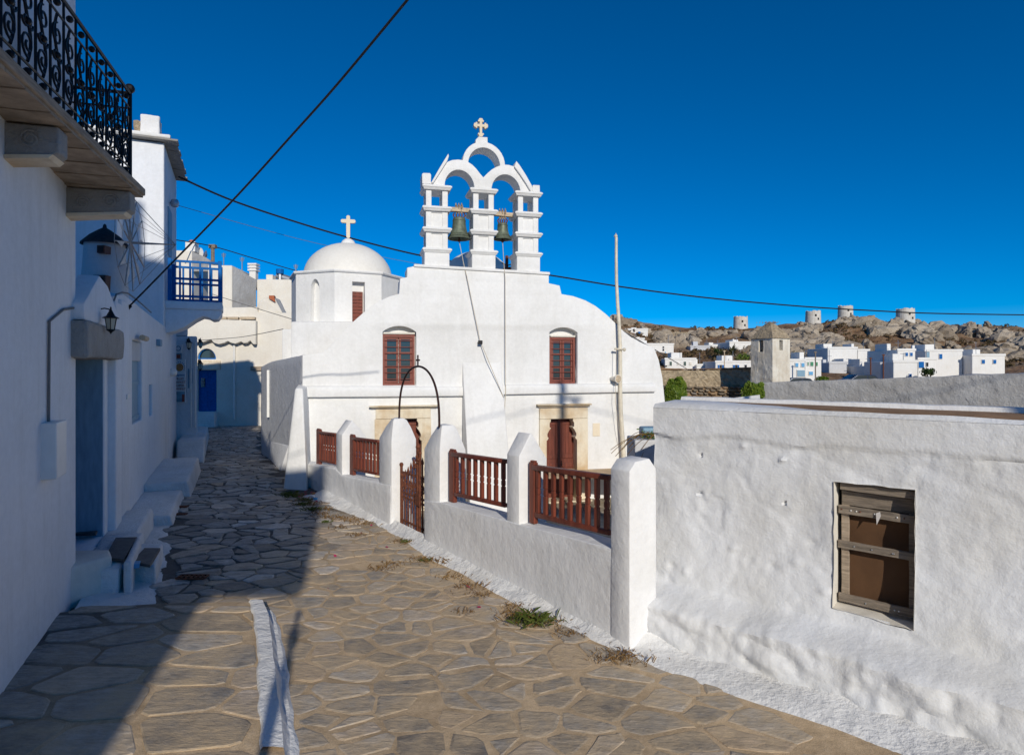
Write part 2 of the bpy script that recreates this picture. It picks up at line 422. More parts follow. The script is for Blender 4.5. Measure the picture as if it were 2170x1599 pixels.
def voronoi(x0, x1, y0, y1, sx, sy, jit, rng, drop=0.0):
    """irregular flagstones: list of (seed, polygon)"""
    nx, ny = int((x1-x0)/sx), int((y1-y0)/sy); S = {}
    for i in range(nx):
        for j in range(ny):
            if drop and rng.random() < drop: continue
            S[i, j] = (x0+(i+.5+.5*(j % 2)+rng.uniform(-jit, jit))*sx, y0+(j+.5+rng.uniform(-jit, jit))*sy)
    out = []
    for (i, j), p in S.items():
        poly = [(p[0]-2*sx, p[1]-2*sy), (p[0]+2*sx, p[1]-2*sy), (p[0]+2*sx, p[1]+2*sy), (p[0]-2*sx, p[1]+2*sy)]
        for a in range(-3, 4):
            for b in range(-3, 4):
                q = S.get((i+a, j+b))
                if q is None or (a == 0 and b == 0): continue
                n = ((q[0]-p[0])/sx**2, (q[1]-p[1])/sy**2)
                poly = clip_half(poly, ((p[0]+q[0])/2, (p[1]+q[1])/2), n)
                if not poly: break
            if not poly: break
        if poly and len(poly) > 2: out.append((p, poly))
    return out
def shrink(poly, k):
    cx = sum(p[0] for p in poly)/len(poly); cy = sum(p[1] for p in poly)/len(poly)
    area = 0
    for i in range(len(poly)):
        a, b = poly[i-1], poly[i]; area += a[0]*b[1]-b[0]*a[1]
    if area < 0: poly = poly[::-1]
    res = poly
    for i in range(len(poly)):
        a, b = poly[i-1], poly[i]; l = math.hypot(b[0]-a[0], b[1]-a[1])
        if l < 1e-6: continue
        n = ((b[1]-a[1])/l, -(b[0]-a[0])/l)
        res = clip_half(res, (a[0]-n[0]*k, a[1]-n[1]*k), n)
        if len(res) < 3: return None
    return res
def chaikin(poly, q=.28):
    out = []
    for i in range(len(poly)):
        a, b = poly[i-1], poly[i]
        out += [(a[0]*(1-q)+b[0]*q, a[1]*(1-q)+b[1]*q), (a[0]*q+b[0]*(1-q), a[1]*q+b[1]*(1-q))]
    return out
def stone_slab(mb, poly, z0, z1, edge=.012, zf=None):
    n = len(poly); cx = sum(p[0] for p in poly)/n; cy = sum(p[1] for p in poly)/n
    zf = zf or (lambda x, y: 0)
    bot = [Vector((x, y, z0+zf(x, y))) for x, y in poly]
    mid = [Vector((x, y, z1-.006+zf(x, y))) for x, y in poly]
    top = []
    for x, y in poly:
        l = math.hypot(x-cx, y-cy); k = max(0, 1-edge/max(l, .02))
        X, Y = cx+(x-cx)*k, cy+(y-cy)*k; top.append(Vector((X, Y, z1+zf(X, Y))))
    fs = [tuple(range(2*n, 3*n))]
    for i in range(n):
        j = (i+1) % n
        fs += [(i, j, n+j, n+i), (n+i, n+j, 2*n+j, 2*n+i)]
    mb.add(bot+mid+top, fs)

# wide ground sheet to the horizon
mb = MB(); mb.add([(-3000,-3000,-1.3),(3000,-3000,-1.3),(3000,3000,-1.3),(-3000,3000,-1.3)], [(0,1,2,3)])
tag(mb.build('ground', M['ground']), kind='structure')

# lane bed (mortar)
mb = MB(); XS = [-16+.4*i for i in range(66)]; YS = [-9+.4*i for i in range(103)]
vs_ = [(x, y, gz(x, y)+.002*noise.noise(Vector((x*.6, y*.6, 0)))) for y in YS for x in XS]
WFRAME_A = ground_px(1345, 1385); WFRAME_B = ground_px(610, 1010)
ang = math.atan2(WFRAME_A[1]-WFRAME_B[1], WFRAME_A[0]-WFRAME_B[0])
WP = Frame(WFRAME_A, ang)                       # street face of the forecourt wall (u runs towards the viewer)
fs = []
for j in range(len(YS)-1):
    for i in range(len(XS)-1):
        c = Vector((XS[i]+.2, YS[j]+.2, 0))-WP.o
        uu, ww = c.dot(WP.ex), c.dot(WP.ey)
        if ww > .45 and uu < .1 and c.y < 8.3: continue       # sunken church court
        n = len(XS); fs.append((j*n+i, j*n+i+1, (j+1)*n+i+1, (j+1)*n+i))
mb.add(vs_, fs)
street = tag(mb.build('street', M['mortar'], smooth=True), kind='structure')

LEFT_EDGE = [ground_px(*p) for p in [(322,1325),(335,1275),(352,1215),(362,1170),(358,1130),(372,1080),(392,1030),(402,1014),(392,995),(405,975),(440,905),(452,896)]]
RIGHT_EDGE = [ground_px(*p) for p in [(548,897),(553,952),(575,990),(598,1040),(640,1052),(720,1082),(790,1108),(850,1142),(905,1182),(975,1215),(1040,1250),(1120,1296),(1200,1330),(1290,1372),(1400,1418),(1560,1475),(1800,1560),(2000,1640),(2400,1800)]]
STREET_POLY = LEFT_EDGE + RIGHT_EDGE + [(4.5, 1.5), (-4.6, 1.5), (-4.6, 5.6)]
PLAT = [ground_px(*p, .12) for p in [(100,1300),(200,1286),(340,1277),(470,1274),(556,1274)]]+[ground_px(*p, .12) for p in [(568,1300),(576,1360),(582,1414),(592,1500),(604,1599)]]+[(-.9, 1.5), (-5.2, 1.5)]
rng = random.Random(11)
cells = voronoi(-14, 5, 1.6, 32, .30, .24, .56, rng, .14)
stones = []
for p, poly in cells:
    if not inside(p, STREET_POLY) or inside(p, PLAT): continue
    sunny = sstep(-3.4, -2.2, p[0]-.12*(p[1]-6))
    if rng.random() < .03*sunny: continue
    k = rng.uniform(.005, .018)+sunny*rng.uniform(-.003, .014)
    s = shrink(poly, k)
    if s is None: continue
    s = chaikin(s, .14)
    s = [(s[i][0]+rng.uniform(-.16, .16)*math.hypot(s[i][0]-s[i-1][0], s[i][1]-s[i-1][1]), s[i][1]+rng.uniform(-.16, .16)*math.hypot(s[i][0]-s[i-1][0], s[i][1]-s[i-1][1])) for i in range(len(s))]
    stones.append((p, s, rng.uniform(.010, .022)*(1-sunny*.66), rng.gauss(0, .020)*(1-.45*sunny), rng.gauss(0, .020)*(1-.45*sunny)))
stones.sort(key=lambda q: math.hypot(q[0][0], q[0][1]) if q[0][1] > 3.4 else 99)
rest = MB()
for i, (p, s, h, ta, tb) in enumerate(stones):
    zt2 = lambda x, y: gz(x, y)+ta*(x-p[0])+tb*(y-p[1])
    if i < 300 and p[1] > 3.2:
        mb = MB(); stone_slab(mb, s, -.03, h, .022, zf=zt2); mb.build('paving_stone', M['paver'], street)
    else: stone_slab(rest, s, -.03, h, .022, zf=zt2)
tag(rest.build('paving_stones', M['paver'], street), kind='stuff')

# raised landing the viewer stands on
mb = MB(); n = len(PLAT)
mb.add([(x, y, -.1) for x, y in PLAT]+[(x, y, .115) for x, y in PLAT], [tuple(range(n, 2*n))]+[(i, (i+1) % n, (i+1) % n+n, i+n) for i in range(n)])
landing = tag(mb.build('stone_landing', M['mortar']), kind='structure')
rng = random.Random(5)
for p, poly in voronoi(-5.4, -.4, 1.6, 7.2, .62, .36, .36, rng):
    if not inside((p[0]-.15, p[1]-.05), PLAT): continue
    e0, e1 = PLAT[4], PLAT[9]; poly = clip_half(poly, (e0[0]-.10, e0[1]), (-(e1[1]-e0[1]), (e1[0]-e0[0])))
    poly = poly and clip_half(poly, (0, PLAT[2][1]-.05), (0, 1)); poly = poly and clip_half(poly, (-4.9, 0), (-1, 0))
    if not poly or len(poly) < 3: continue
    s = shrink(poly, rng.uniform(.012, .028))
    if s is None: continue
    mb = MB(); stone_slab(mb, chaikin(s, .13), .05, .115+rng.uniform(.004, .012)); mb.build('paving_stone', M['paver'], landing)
# white painted edge of the landing
mb = MB(); E = PLAT[4:10]; pts = []
for i in range(len(E)-1):
    for k in range(10):
        t = k/10; pts.append((E[i][0]*(1-t)+E[i+1][0]*t, E[i][1]*(1-t)+E[i+1][1]*t))
vs_ = []; fs = []
for i, (x, y) in enumerate(pts):
    j = .035*noise.noise(Vector((x*4, y*4, 3))); k = .03*noise.noise(Vector((x*6, y*6, 9)))
    for a, z in ((-.14+j, .118), (-.125+j, .139), (-.07, .143), (.0+k*.3, .138), (.022+k, .09), (.035+k, .05), (.05+k, .034), (.085+j, .032), (.115+j, .004)):
        vs_.append((x+a, y, z+.006*noise.noise(Vector((x*9, y*9, a*8)))))
q = 9
for i in range(len(pts)-1):
    for k in range(q-1): fs.append((i*q+k, i*q+k+1, (i+1)*q+k+1, (i+1)*q+k))
mb.add(vs_, fs); mb.build('painted_edge', M['white_step'], landing, smooth=True, label='white painted edge of the landing')

def ribbon(name, A, B, mat, parent, z=.018, nac=6, lift=.0, seed=0, label=None):
    """painted strip between two polylines of equal length"""
    vs_ = []; fs = []; rows = []
    for i in range(len(A)-1):
        for k in range(10):
            t = k/10
            rows.append((Vector((A[i][0]*(1-t)+A[i+1][0]*t, A[i][1]*(1-t)+A[i+1][1]*t, 0)), Vector((B[i][0]*(1-t)+B[i+1][0]*t, B[i][1]*(1-t)+B[i+1][1]*t, 0))))
    for r, (a, b) in enumerate(rows):
        jit = .10*noise.noise(Vector((b.x*2.3, b.y*2.3, seed)))+.05*noise.noise(Vector((b.x*7, b.y*7, seed)))
        for c in range(nac+1):
            s = c/nac; p = a.lerp(b, s*(1+jit*.8))
            h = gz(p.x, p.y)+z+lift*(1-s)**2+.03*noise.noise(Vector((p.x*3, p.y*3, seed)))*(1 if c else 0)+.012*noise.noise(Vector((p.x*11, p.y*11, seed)))
            if c == nac: h = gz(p.x, p.y)-.005
            vs_.append((p.x, p.y, h))
    q = nac+1
    for i in range(len(rows)-1):
        for k in range(nac): fs.append((i*q+k, i*q+k+1, (i+1)*q+k+1, (i+1)*q+k))
    mb = MB(); mb.add(vs_, fs)
    return mb.build(name, mat, parent, smooth=True, label=label)
RHo = px(1386, 870, 5.9); RH = Frame(RHo.xy, math.atan2(-.636, .772))     # street face of the old house
inner = []
for b in RIGHT_EDGE[4:]:
    c = Vector((b[0], b[1], 0))-WP.o
    if c.dot(WP.ex) < .1: inner.append(tuple((WP.o+WP.ex*(c.dot(WP.ex)+.05)+WP.ey*.06).xy))
    else:
        c = Vector((b[0], b[1], 0))-RH.o; inner.append(tuple(RH(max(.0, c.dot(RH.ex)+.1), -.12, 0).xy))
ribbon('whitewashed_strip', inner, RIGHT_EDGE[4:], M['white_step'], street, .022, 7, .10, 2)
inner = [(x-.75, y-.1) for x, y in LEFT_EDGE]
ribbon('whitewashed_strip', inner, LEFT_EDGE, M['white_step'], street, .02, 6, .05, 5)
# ground drain grates in the lane
for (a, b, wd, dp) in ((408, 1226, .32, .13), (385, 1076, .20, .10), (380, 1092, .22, .1)):
    x, y = ground_px(a, b); mb = MB()
    for k in range(7):
        u = -wd/2+wd*k/6; mb.box(lambda p, q_, r: Vector((x+p, y+q_, r+.02)), u-.008, u+.008, -dp/2, dp/2, 0, .016)
    for s in (-1, 0, 1): mb.box(lambda p, q_, r: Vector((x+p, y+q_, r+.02)), -wd/2, wd/2, s*dp/2-.008, s*dp/2+.008, -.002, .014)
    mb.build('drain_grate', M['rust'], street)

# hill
RIDGE = [(-400,735),(600,720),(1000,700),(1200,676),(1300,671),(1350,679),(1400,688),(1450,697),(1520,695),(1600,692),(1680,684),(1735,683),(1790,672),(1830,676),(1860,683),(1920,682),(1982,687),(2100,690),(2300,705),(2700,735)]
def ridge_y(p):
    for i in range(len(RIDGE)-1):
        a, b = RIDGE[i], RIDGE[i+1]
        if a[0] <= p <= b[0]: return a[1]+(b[1]-a[1])*(p-a[0])/(b[0]-a[0])
    return 745
RD = 150.0
def hz(x, y, rough=True):
    p = CX+FOC*x/y if y > 1 else 0
    zr = EYE+(CY-ridge_y(p))/FOC*RD
    t = (y-46)/(RD-46)
    z = -.6+(zr+.6)*max(0, min(1, t))**1.25
    if t > 1: z -= (y-RD)*.10
    if rough and t > 0:
        k = min(1, t*2.5)*(1 if t < .97 else .35)
        v = Vector((x*.06, y*.06, 0)); z += k*(1.6*noise.noise(v)+.9*abs(noise.noise(v*3.1))+.5*noise.noise(v*7.3)) - k*.5
    return z
mb = MB(); NX, NY = 200, 110
XA = [-160+420*i/NX for i in range(NX+1)]; YA = [46+144*j/NY for j in range(NY+1)]
mb.add([(x, y, hz(x, y)) for y in YA for x in XA], [(j*(NX+1)+i, j*(NX+1)+i+1, (j+1)*(NX+1)+i+1, (j+1)*(NX+1)+i) for j in range(NY) for i in range(NX)])
hill = tag(mb.build('hillside', M['hill'], smooth=False), kind='structure')
def ico(sub):
    bm = bmesh.new(); bmesh.ops.create_icosphere(bm, subdivisions=sub, radius=1)
    bm.verts.ensure_lookup_table(); v = [x.co.copy() for x in bm.verts]; f = [tuple(q.index for q in x.verts) for x in bm.faces]; bm.free(); return v, f
IV, IF = ico(3); IVL, IFL = ico(2); IVS, IFS = ico(1)
mb = MB(); rng = random.Random(3); made = 0
for k in range(6400):
    right = k < 5000
    a = rng.uniform(1590, 2300) if right else rng.uniform(1290, 1600); d = rng.uniform(88, 149) if right else rng.uniform(112, 149)
    x = (a-CX)/FOC*d
    cl = noise.noise(Vector((x*.085, d*.06, 4)))+.5*noise.noise(Vector((x*.21, d*.17, 9)))
    if cl < (.13 if right else .24): continue
    if d > 140 and rng.random() < .5: continue
    s = rng.choice((.25, .4, .55, .7, .9, 1.2, 1.6))*rng.uniform(.7, 1.25)*(1.0 if right else .8)*(.6 if d > 140 else 1)
    c = Vector((x, d, hz(x, d)+s*.10)); off = Vector((rng.uniform(0, 99), rng.uniform(0, 99), 0))
    sx, sy, szz = rng.uniform(.7, 1.6), rng.uniform(.7, 1.2), rng.uniform(.55, 1.1); rz = rng.uniform(-.6, .6); tl = rng.uniform(-.5, .5)
    vv = []; V_, F_ = (IV, IF) if s > 1.0 else ((IVL, IFL) if s > .5 else (IVS, IFS))
    for p in V_:
        q = p*(1+.5*noise.noise(p*1.1+off)+.30*noise.noise(p*2.6+off)-.22*abs(noise.noise(p*4.5+off)))
        q = Vector((q.x*sx, q.y*sy, q.z*szz))*s; q = Vector((q.x*math.cos(tl)-q.z*math.sin(tl), q.y, q.x*math.sin(tl)+q.z*math.cos(tl)))
        vv.append(c+Vector((q.x*math.cos(rz)-q.y*math.sin(rz), q.x*math.sin(rz)+q.y*math.cos(rz), q.z)))
    mb.add(vv, F_); made += 1
tag(mb.build('hillside_rocks', M['boulder'], hill), kind='stuff')
mb = MB(); rng = random.Random(17)
for k in range(3200):
    a = rng.uniform(1290, 2300); d = rng.uniform(80, 149); x = (a-CX)/FOC*d; s = rng.uniform(.25, .7); c = Vector((x, d, hz(x, d)+.05))
    if noise.noise(Vector((x*.07, d*.07, 30))) < -.1: continue
    for q in range(12):
        v = Vector((rng.gauss(0,1), rng.gauss(0,1), abs(rng.gauss(0,.7)))).normalized(); p = c+v*s*rng.uniform(.4,1); t_ = v.orthogonal().normalized(); t_.rotate(Matrix.Rotation(rng.uniform(0,6.28), 3, v)); b_ = v.cross(t_); z = s*.38
        mb.add([p-t_*z, p+b_*z*.7, p+t_*z, p-b_*z*.7], [(0,1,2,3)])
tag(mb.build('hillside_scrub', M['hill_scrub'], hill), kind='stuff')

# ================================================================== church
FC = Frame(px(640, 800, 13.6).xy, R(14))
FLOOR = -.80
church = thing('church', 'whitewashed church with stepped facade, twin bell arches and two domes', 'church', FC(4, 3, FLOOR))
def F(x, y, w=0.0): return FC.hit(x, y, w)
outl = [(641,752),(660,750),(684,746),(697,737),(710,722),(728,702),(750,680),(775,658),(800,640),(825,628),(846,622),(848,590),(863,587),(863,567),(878,564),
        (1163,581),(1163,600),(1186,605),(1190,623),(1214,627),(1240,636),(1262,648),(1285,666),(1305,685),(1322,702),(1340,716),(1362,727),(1386,736),(1396,762),(1404,800),(1409,850)]
o2 = [F(*p) for p in outl]; ur = o2[-1][0]
o2 = [(o2[0][0], -.95)]+o2+[(ur+.03, -.95)]
def arch_hole(xl, xr, ytop, ysp, ybot, n=10):
    ul, vb = F(xl, ybot); urr, _ = F(xr, ybot); _, vs2 = F((xl+xr)/2, ysp); _, va = F((xl+xr)/2, ytop)
    h = va-vs2; c = (urr-ul)/2; r = (c*c+h*h)/(2*h); cu = (ul+urr)/2; cv = va-r; a0 = math.asin(c/r)
    arc = [(cu+r*math.sin(a0-2*a0*i/n), cv+r*math.cos(a0-2*a0*i/n)) for i in range(n+1)]
    return [(ul, vb), (urr, vb)]+arc
win_px = [dict(l=811, r=882, top=690.5, sp=703, bot=816.5, fl=811, fr=877, ft=709), dict(l=1164.5, r=1224, top=693.5, sp=704, bot=813, fl=1164.5, fr=1216.5, ft=715)]
door_px = [dict(l=816, r=896, top=888), dict(l=1155, r=1223, top=888)]
holes = [arch_hole(q['l'], q['r'], q['top'], q['sp'], q['bot']) for q in win_px]
for q in door_px:
    ul, vt = F(q['l'], q['top']); u2, _ = F(q['r'], q['top']); holes.append([(ul, FLOOR-.06), (u2, FLOOR-.06), (u2, vt), (ul, vt)])
mb = MB(); mb.prism(FC, o2, 0, .72, holes)
mb.build('facade_wall', M['white'], church, bevel=.022, seg=2, smooth=True)
# coping of the stepped parapet under the belfry
u0, v0 = F(878, 564); u1, v1 = F(1163, 581)
mb = MB(); mb.hexa([FC(u0-.01, -.04, v0-.02), FC(u1+.02, -.04, v1-.02), FC(u1+.02, .76, v1-.02), FC(u0-.01, .76, v0-.02), FC(u0-.01, -.04, v0+.05), FC(u1+.02, -.04, v1+.05), FC(u1+.02, .76, v1+.05), FC(u0-.01, .76, v0+.05)])
mb.build('coping', M['white'], church, bevel=.018, smooth=True)
# body behind the facade
low = [(a, b-.22) for a, b in [F(*p) for p in [(646,790),(700,752),(722,727),(750,696),(775,674),(810,650),(860,630),(1190,640),(1240,660),(1285,690),(1322,722),(1375,760),(1400,830)]]]
mb = MB(); mb.prism(FC, [(low[0][0], -.95)]+low+[(low[-1][0], -.95)], .70, 7.5)
mb.build('nave', M['white'], church, bevel=.05, smooth=True)
# windows
def church_window(q):
    ul, vb = F(q['fl'], q['bot'], .12); u2, vt = F(q['fr'], q['ft'], .12)
    ul -= .01; u2 += .02; vb -= .0
    hl = arch_hole(q['l'], q['r'], q['top'], q['sp'], q['bot'])
    mb = MB(); mb.prism(FC, [(a*1.0, b) for a, b in hl], .215, .30); 
    mb.build('window_backing', M['white'], church)
    t = .055; mb = MB()
    mb.box(FC, ul, ul+t, .10, .19, vb, vt); mb.box(FC, u2-t, u2, .10, .19, vb, vt)
    mb.box(FC, ul+t, u2-t, .10, .19, vt-t*1.2, vt); mb.box(FC, ul+t, u2-t, .10, .19, vb, vb+t)
    win = mb.build('window', M['red_frame'], church, bevel=.006)
    cm = (ul+u2)/2; sash = .05
    for a, b in ((ul+t+.004, cm-.006), (cm+.006, u2-t-.004)):
        mb = MB(); y0, y1 = vb+t+.004, vt-t*1.2-.004
        mb.box(FC, a, a+sash, .125, .175, y0, y1); mb.box(FC, b-sash, b, .125, .175, y0, y1)
        H = (y1-y0)
        for f in (0, 1/3, 2/3, 1):
            yy = y0+f*(H-.045); mb.box(FC, a+sash, b-sash, .128, .172, yy, yy+.045)
        mb.build('sash', M['red_frame'], win, bevel=.004)
        for f in range(3):
            mb = MB(); mb.box(FC, a+sash*.8, b-sash*.8, .148, .154, y0+f*(H-.045)/3+.04, y0+(f+1)*(H-.045)/3+.005); mb.build('pane', M['glass'], win)
    nb = 7
    for k in range(nb):
        yy = vb+t+(vt-vb-2*t)*(k+.6)/(nb+.2)
        mb = MB(); mb.tube([FC(ul+t*.5, .105, yy), FC(u2-t*.5, .105, yy)], .010, 6); mb.build('bar', M['red_frame'], win)
    # lintel board above the frame
    mb = MB(); mb.box(FC, ul+.02, u2, .07, .212, vt+.006, vt+.05); mb.build('lintel', M['cream'], win, bevel=.01)
for q in win_px: church_window(q)
# moulding
def moulding(x0, y0a, y0b, x1, y1a, y1b):
    ua, va = F(x0, y0a); _, vb = F(x0, y0b); ub, vc = F(x1, y1a); _, vd = F(x1, y1b); mb = MB()
    p = .10
    prof = [(.02, .02), (-p*.55, -.0), (-p, -.05), (-p, None), (.02, None)]
    A = [FC(ua, .02, va+.03), FC(ua, -p*.6, va), FC(ua, -p, va-.06), FC(ua, -p, vb), FC(ua, .02, vb-.02)]
    B = [FC(ub, .02, vc+.03), FC(ub, -p*.6, vc), FC(ub, -p, vc-.06), FC(ub, -p, vd), FC(ub, .02, vd-.02)]
    mb.add(A+B, [(0,1,2,3,4), (9,8,7,6,5)]+[(i, (i+1) % 5, (i+1) % 5+5, i+5) for i in range(5)])
    mb.build('moulding', M['white'], church, bevel=.012, smooth=True, cuts=.5, rough=(.012, .9))
moulding(630, 819, 841, 983, 820, 838); moulding(1062, 816, 835, 1386, 813, 829)
# buttresses
def wedge(x0, x1, ytop, yb, p0, p1, name='buttress', mat='white'):
    ua, vt = F(x0, ytop); ub, _ = F(x1, ytop); vb = -.95 if yb is None else yb; mb = MB()
    mb.hexa([FC(ua-.02, -p1, vb), FC(ub+.02, -p1, vb), FC(ub, .05, vb), FC(ua, .05, vb), FC(ua, -p0, vt), FC(ub, -p0, vt), FC(ub, .05, vt), FC(ua, .05, vt)])
    mb.build(name, M[mat], church, bevel=.03, seg=3, smooth=True)
wedge(980, 1062, 768, None, .004, 1.25)
mb = MB()
p = [px(597,1042,12.5), px(652,1030,12.3), px(662,1010,13.9), px(622,1000,14.6), px(625,822,12.95), px(642,822,12.95), px(655,815,13.9), px(632,812,14.4)]
p[0].z = p[1].z = p[2].z = p[3].z = -.3
mb.hexa(p); mb.build('buttress', M['white'], church, bevel=.05, seg=3, smooth=True, label='sloping corner buttress at the lane')
# side wall along the lane
A_, B_ = px(553, 800, 18.6), px(642, 800, 13.75)
SW = Frame(A_.xy, math.atan2(B_.y-A_.y, B_.x-A_.x))
def S(x, y): return SW.hit(x, y)
mb = MB(); tp = [S(553,776), S(575,765), S(600,760), S(641,751)]
hu0, hv0 = S(566.5, 882); hu1, hv1 = S(571, 784)
mb.prism(SW, [(tp[0][0], -.6)]+tp+[(tp[-1][0], -.6)], 0, .5)
mb.build('side_wall', M['grey_smooth'], church, bevel=.04, smooth=True, cuts=.35, rough=(.02, 1.1))
mb = MB(); mb.add([SW(hu0, -.003, hv0), SW(hu1, -.003, hv0), SW(hu1, -.07, hv0), SW(hu0, -.003, hv1), SW(hu1, -.003, hv1), SW(hu1, -.07, hv1)], [(0,1,2),(5,4,3),(0,2,5,3),(1,0,3,4),(2,1,4,5)])
mb.build('pilaster_strip', M['white'], church)
# flared foot of the side wall
mb = MB(); a, _ = S(556, 900); b, _ = S(612, 900)
mb.hexa([SW(a,-.02,-.5), SW(b,-.35,-.5), SW(b,.1,-.5), SW(a,.1,-.5), SW(a,-.005,.3), SW(b,-.01,.55), SW(b,.1,.55), SW(a,.1,.3)])
mb.build('wall_foot', M['grey_smooth'], church, bevel=.03, smooth=True)
# blocks under the drum
def wbox(mb, x0, x1, d0, d1, ytop, zbot, dref=None):
    a, b = px(x0, ytop, dref or d0), px(x1, ytop, dref or d0)
    mb.hexa([(a.x,d0,zbot),(b.x,d0,zbot),(b.x+.1,d1,zbot),(a.x,d1,zbot),(a.x,d0,a.z),(b.x,d0,a.z),(b.x+.1,d1,a.z),(a.x,d1,a.z)])
mb = MB(); wbox(mb, 616, 900, 15.9, 20.5, 681, -.5); mb.build('drum_base', M['white'], church, bevel=.04, smooth=True)
mb = MB(); wbox(mb, 597, 640, 16.6, 20.0, 697, -.5); mb.build('chapel_block', M['white'], church, bevel=.04, smooth=True)
# octagonal drum with niche and slit window
DC = Vector((px(738, 0, 18.2).x, 18.2, 0)); DR = 1.66; PH = R(-87.5)
z0, z1 = 3.55, 5.06
def octp(r, z, k): t = PH+k*math.pi/4; return Vector((DC.x+r*math.cos(t), DC.y+r*math.sin(t), z))
mb = MB()
for k in range(8):
    if k in (0, 7): continue
    mb.add([octp(DR, z0, k), octp(DR, z0, k+1), octp(DR, z1, k+1), octp(DR, z1, k)], [(0,1,2,3)])
mb.add([octp(DR, z1, k) for k in range(8)], [tuple(range(8))])
def oct_face(k, shape, w1, name):
    a, b = octp(DR, 0, k), octp(DR, 0, k+1); fr = Frame(a.xy, math.atan2(b.y-a.y, b.x-a.x)); L = (b-a).length
    m2 = MB(); m2.prism(fr, [(0, z0), (L, z0), (L, z1), (0, z1)], 0, .3, [[(x*L, z0+y*(z1-z0)) for x, y in shape]])
    m2.build('drum_face', M['white'], church, smooth=True); return fr, L
fr, L = oct_face(0, [(.37,.04),(.64,.04),(.64,.83),(.37,.83)], .3, 'f')
a, b = .37*L, .64*L; zz = lambda t: z0+t*(z1-z0)
m2 = MB(); m2.box(fr, a, b, .20, .28, zz(.04), zz(.83)); m2.build('slit_fill', M['white'], church)
m2 = MB(); m2.box(fr, a+.015, b-.03, .14, .2, zz(.05), zz(.66)); sh = m2.build('shutter', M['brown_paint'], church, label='brown louvred shutter in the drum')
for k in range(9):
    m2 = MB(); vv = zz(.09)+k*(zz(.64)-zz(.09))/9; m2.hexa([fr(a+.03,.118,vv), fr(b-.045,.118,vv), fr(b-.045,.139,vv+.01), fr(a+.03,.139,vv+.01), fr(a+.03,.118,vv+.035), fr(b-.045,.118,vv+.035), fr(b-.045,.139,vv+.05), fr(a+.03,.139,vv+.05)])
    m2.build('louvre', M['red_frame'], sh)
nic = [(.38,.02),(.63,.02),(.62,.70),(.60,.80),(.55,.86),(.505,.88),(.46,.86),(.41,.80),(.39,.70)]
fr, L = oct_face(7, nic, .3, 'f')
m2 = MB(); m2.box(fr, .3*L, .7*L, .16, .28, zz(.01), zz(.93)); m2.build('niche_back', M['white'], church)
mb.build('drum', M['white'], church)
mb = MB(); mb.lathe(DC, [(DR-.05, 5.02), (DR+.05, 5.045), (DR+.07, 5.075), (DR+.06, 5.11), (1.15, 5.17)], 8, PH); mb.build('drum_rim', M['white'], church)
def dome(c, r, zb, h, name='dome'):
    mb = MB(); pr = [(r*math.cos(t), zb+h*math.sin(t)) for t in [math.pi/2*i/14 for i in range(14)]]+[(.01, zb+h)]
    mb.lathe(c, pr, 40); return mb.build(name, M['dome'], church, smooth=True)
dome(DC, 1.27, 5.10, 1.02)
mb = MB(); mb.lathe(DC, [(.24, 6.02), (.215, 6.12), (.17, 6.20), (.09, 6.26), (.01, 6.28)], 20); kn = mb.build('dome_knob', M['white'], church, smooth=True)
CF = Frame(DC.xy, R(12))
def round_cross(c, s):
    pts = []
    for (dx, dy, ln) in ((1,0,.21),(0,1,.17),(-1,0,.21),(0,-1,.50)):
        loc = [(.055, .055), (ln-.03, .052), (ln, .03), (ln, -.03), (ln-.03, -.052)] if ln < .4 else [(.055,.055),(ln,.06),(ln,-.06)]
        for t, q in loc:
            pts.append((t*dx+q*dy, t*dy-q*dx) if True else 0)
    # clockwise per arm order keeps the outline simple
    return [(c[0]+a*s, c[1]+b*s) for a, b in pts]
arm = []
for k, ln in enumerate((.21, .17, .21, .50)):
    ca, sa = [(1,0),(0,1),(-1,0),(0,-1)][k]
    for t, q in [(.055,-.055), (ln-.03,-.052), (ln,-.025), (ln,.025), (ln-.03,.052)]:
        arm.append((t*ca-q*sa, t*sa+q*ca))
zc = 6.28+.50
mb = MB(); mb.prism(CF, [(a, zc+b) for a, b in arm], -.05, .05); mb.build('dome_cross', M['cross_stone'], church, bevel=.012)
D2 = Vector((px(1010, 0, 18.6).x, 18.6, 0))
mb = MB(); mb.lathe(D2, [(1.3, 2.5), (1.3, 4.75), (1.36, 4.78), (1.36, 4.86), (1.1, 4.9)], 8, R(-60)); mb.build('drum', M['white'], church)
dome(D2, 1.12, 4.88, 1.08)
mb = MB(); b0 = px(1074, 572, 17.2); mb.tube([b0-Vector((0,0,.3)), b0+Vector((0,0,.40))], .05, 6); mb.tube([b0+Vector((-.1,0,.0)), b0+Vector((.12,0,.05))], .05, 6); mb.tube([b0+Vector((-.14,0,.2)), b0+Vector((.02,0,.12)), b0+Vector((.13,0,.16))], .018, 5)
mb.build('roof_spotlight', M['rust'], church)

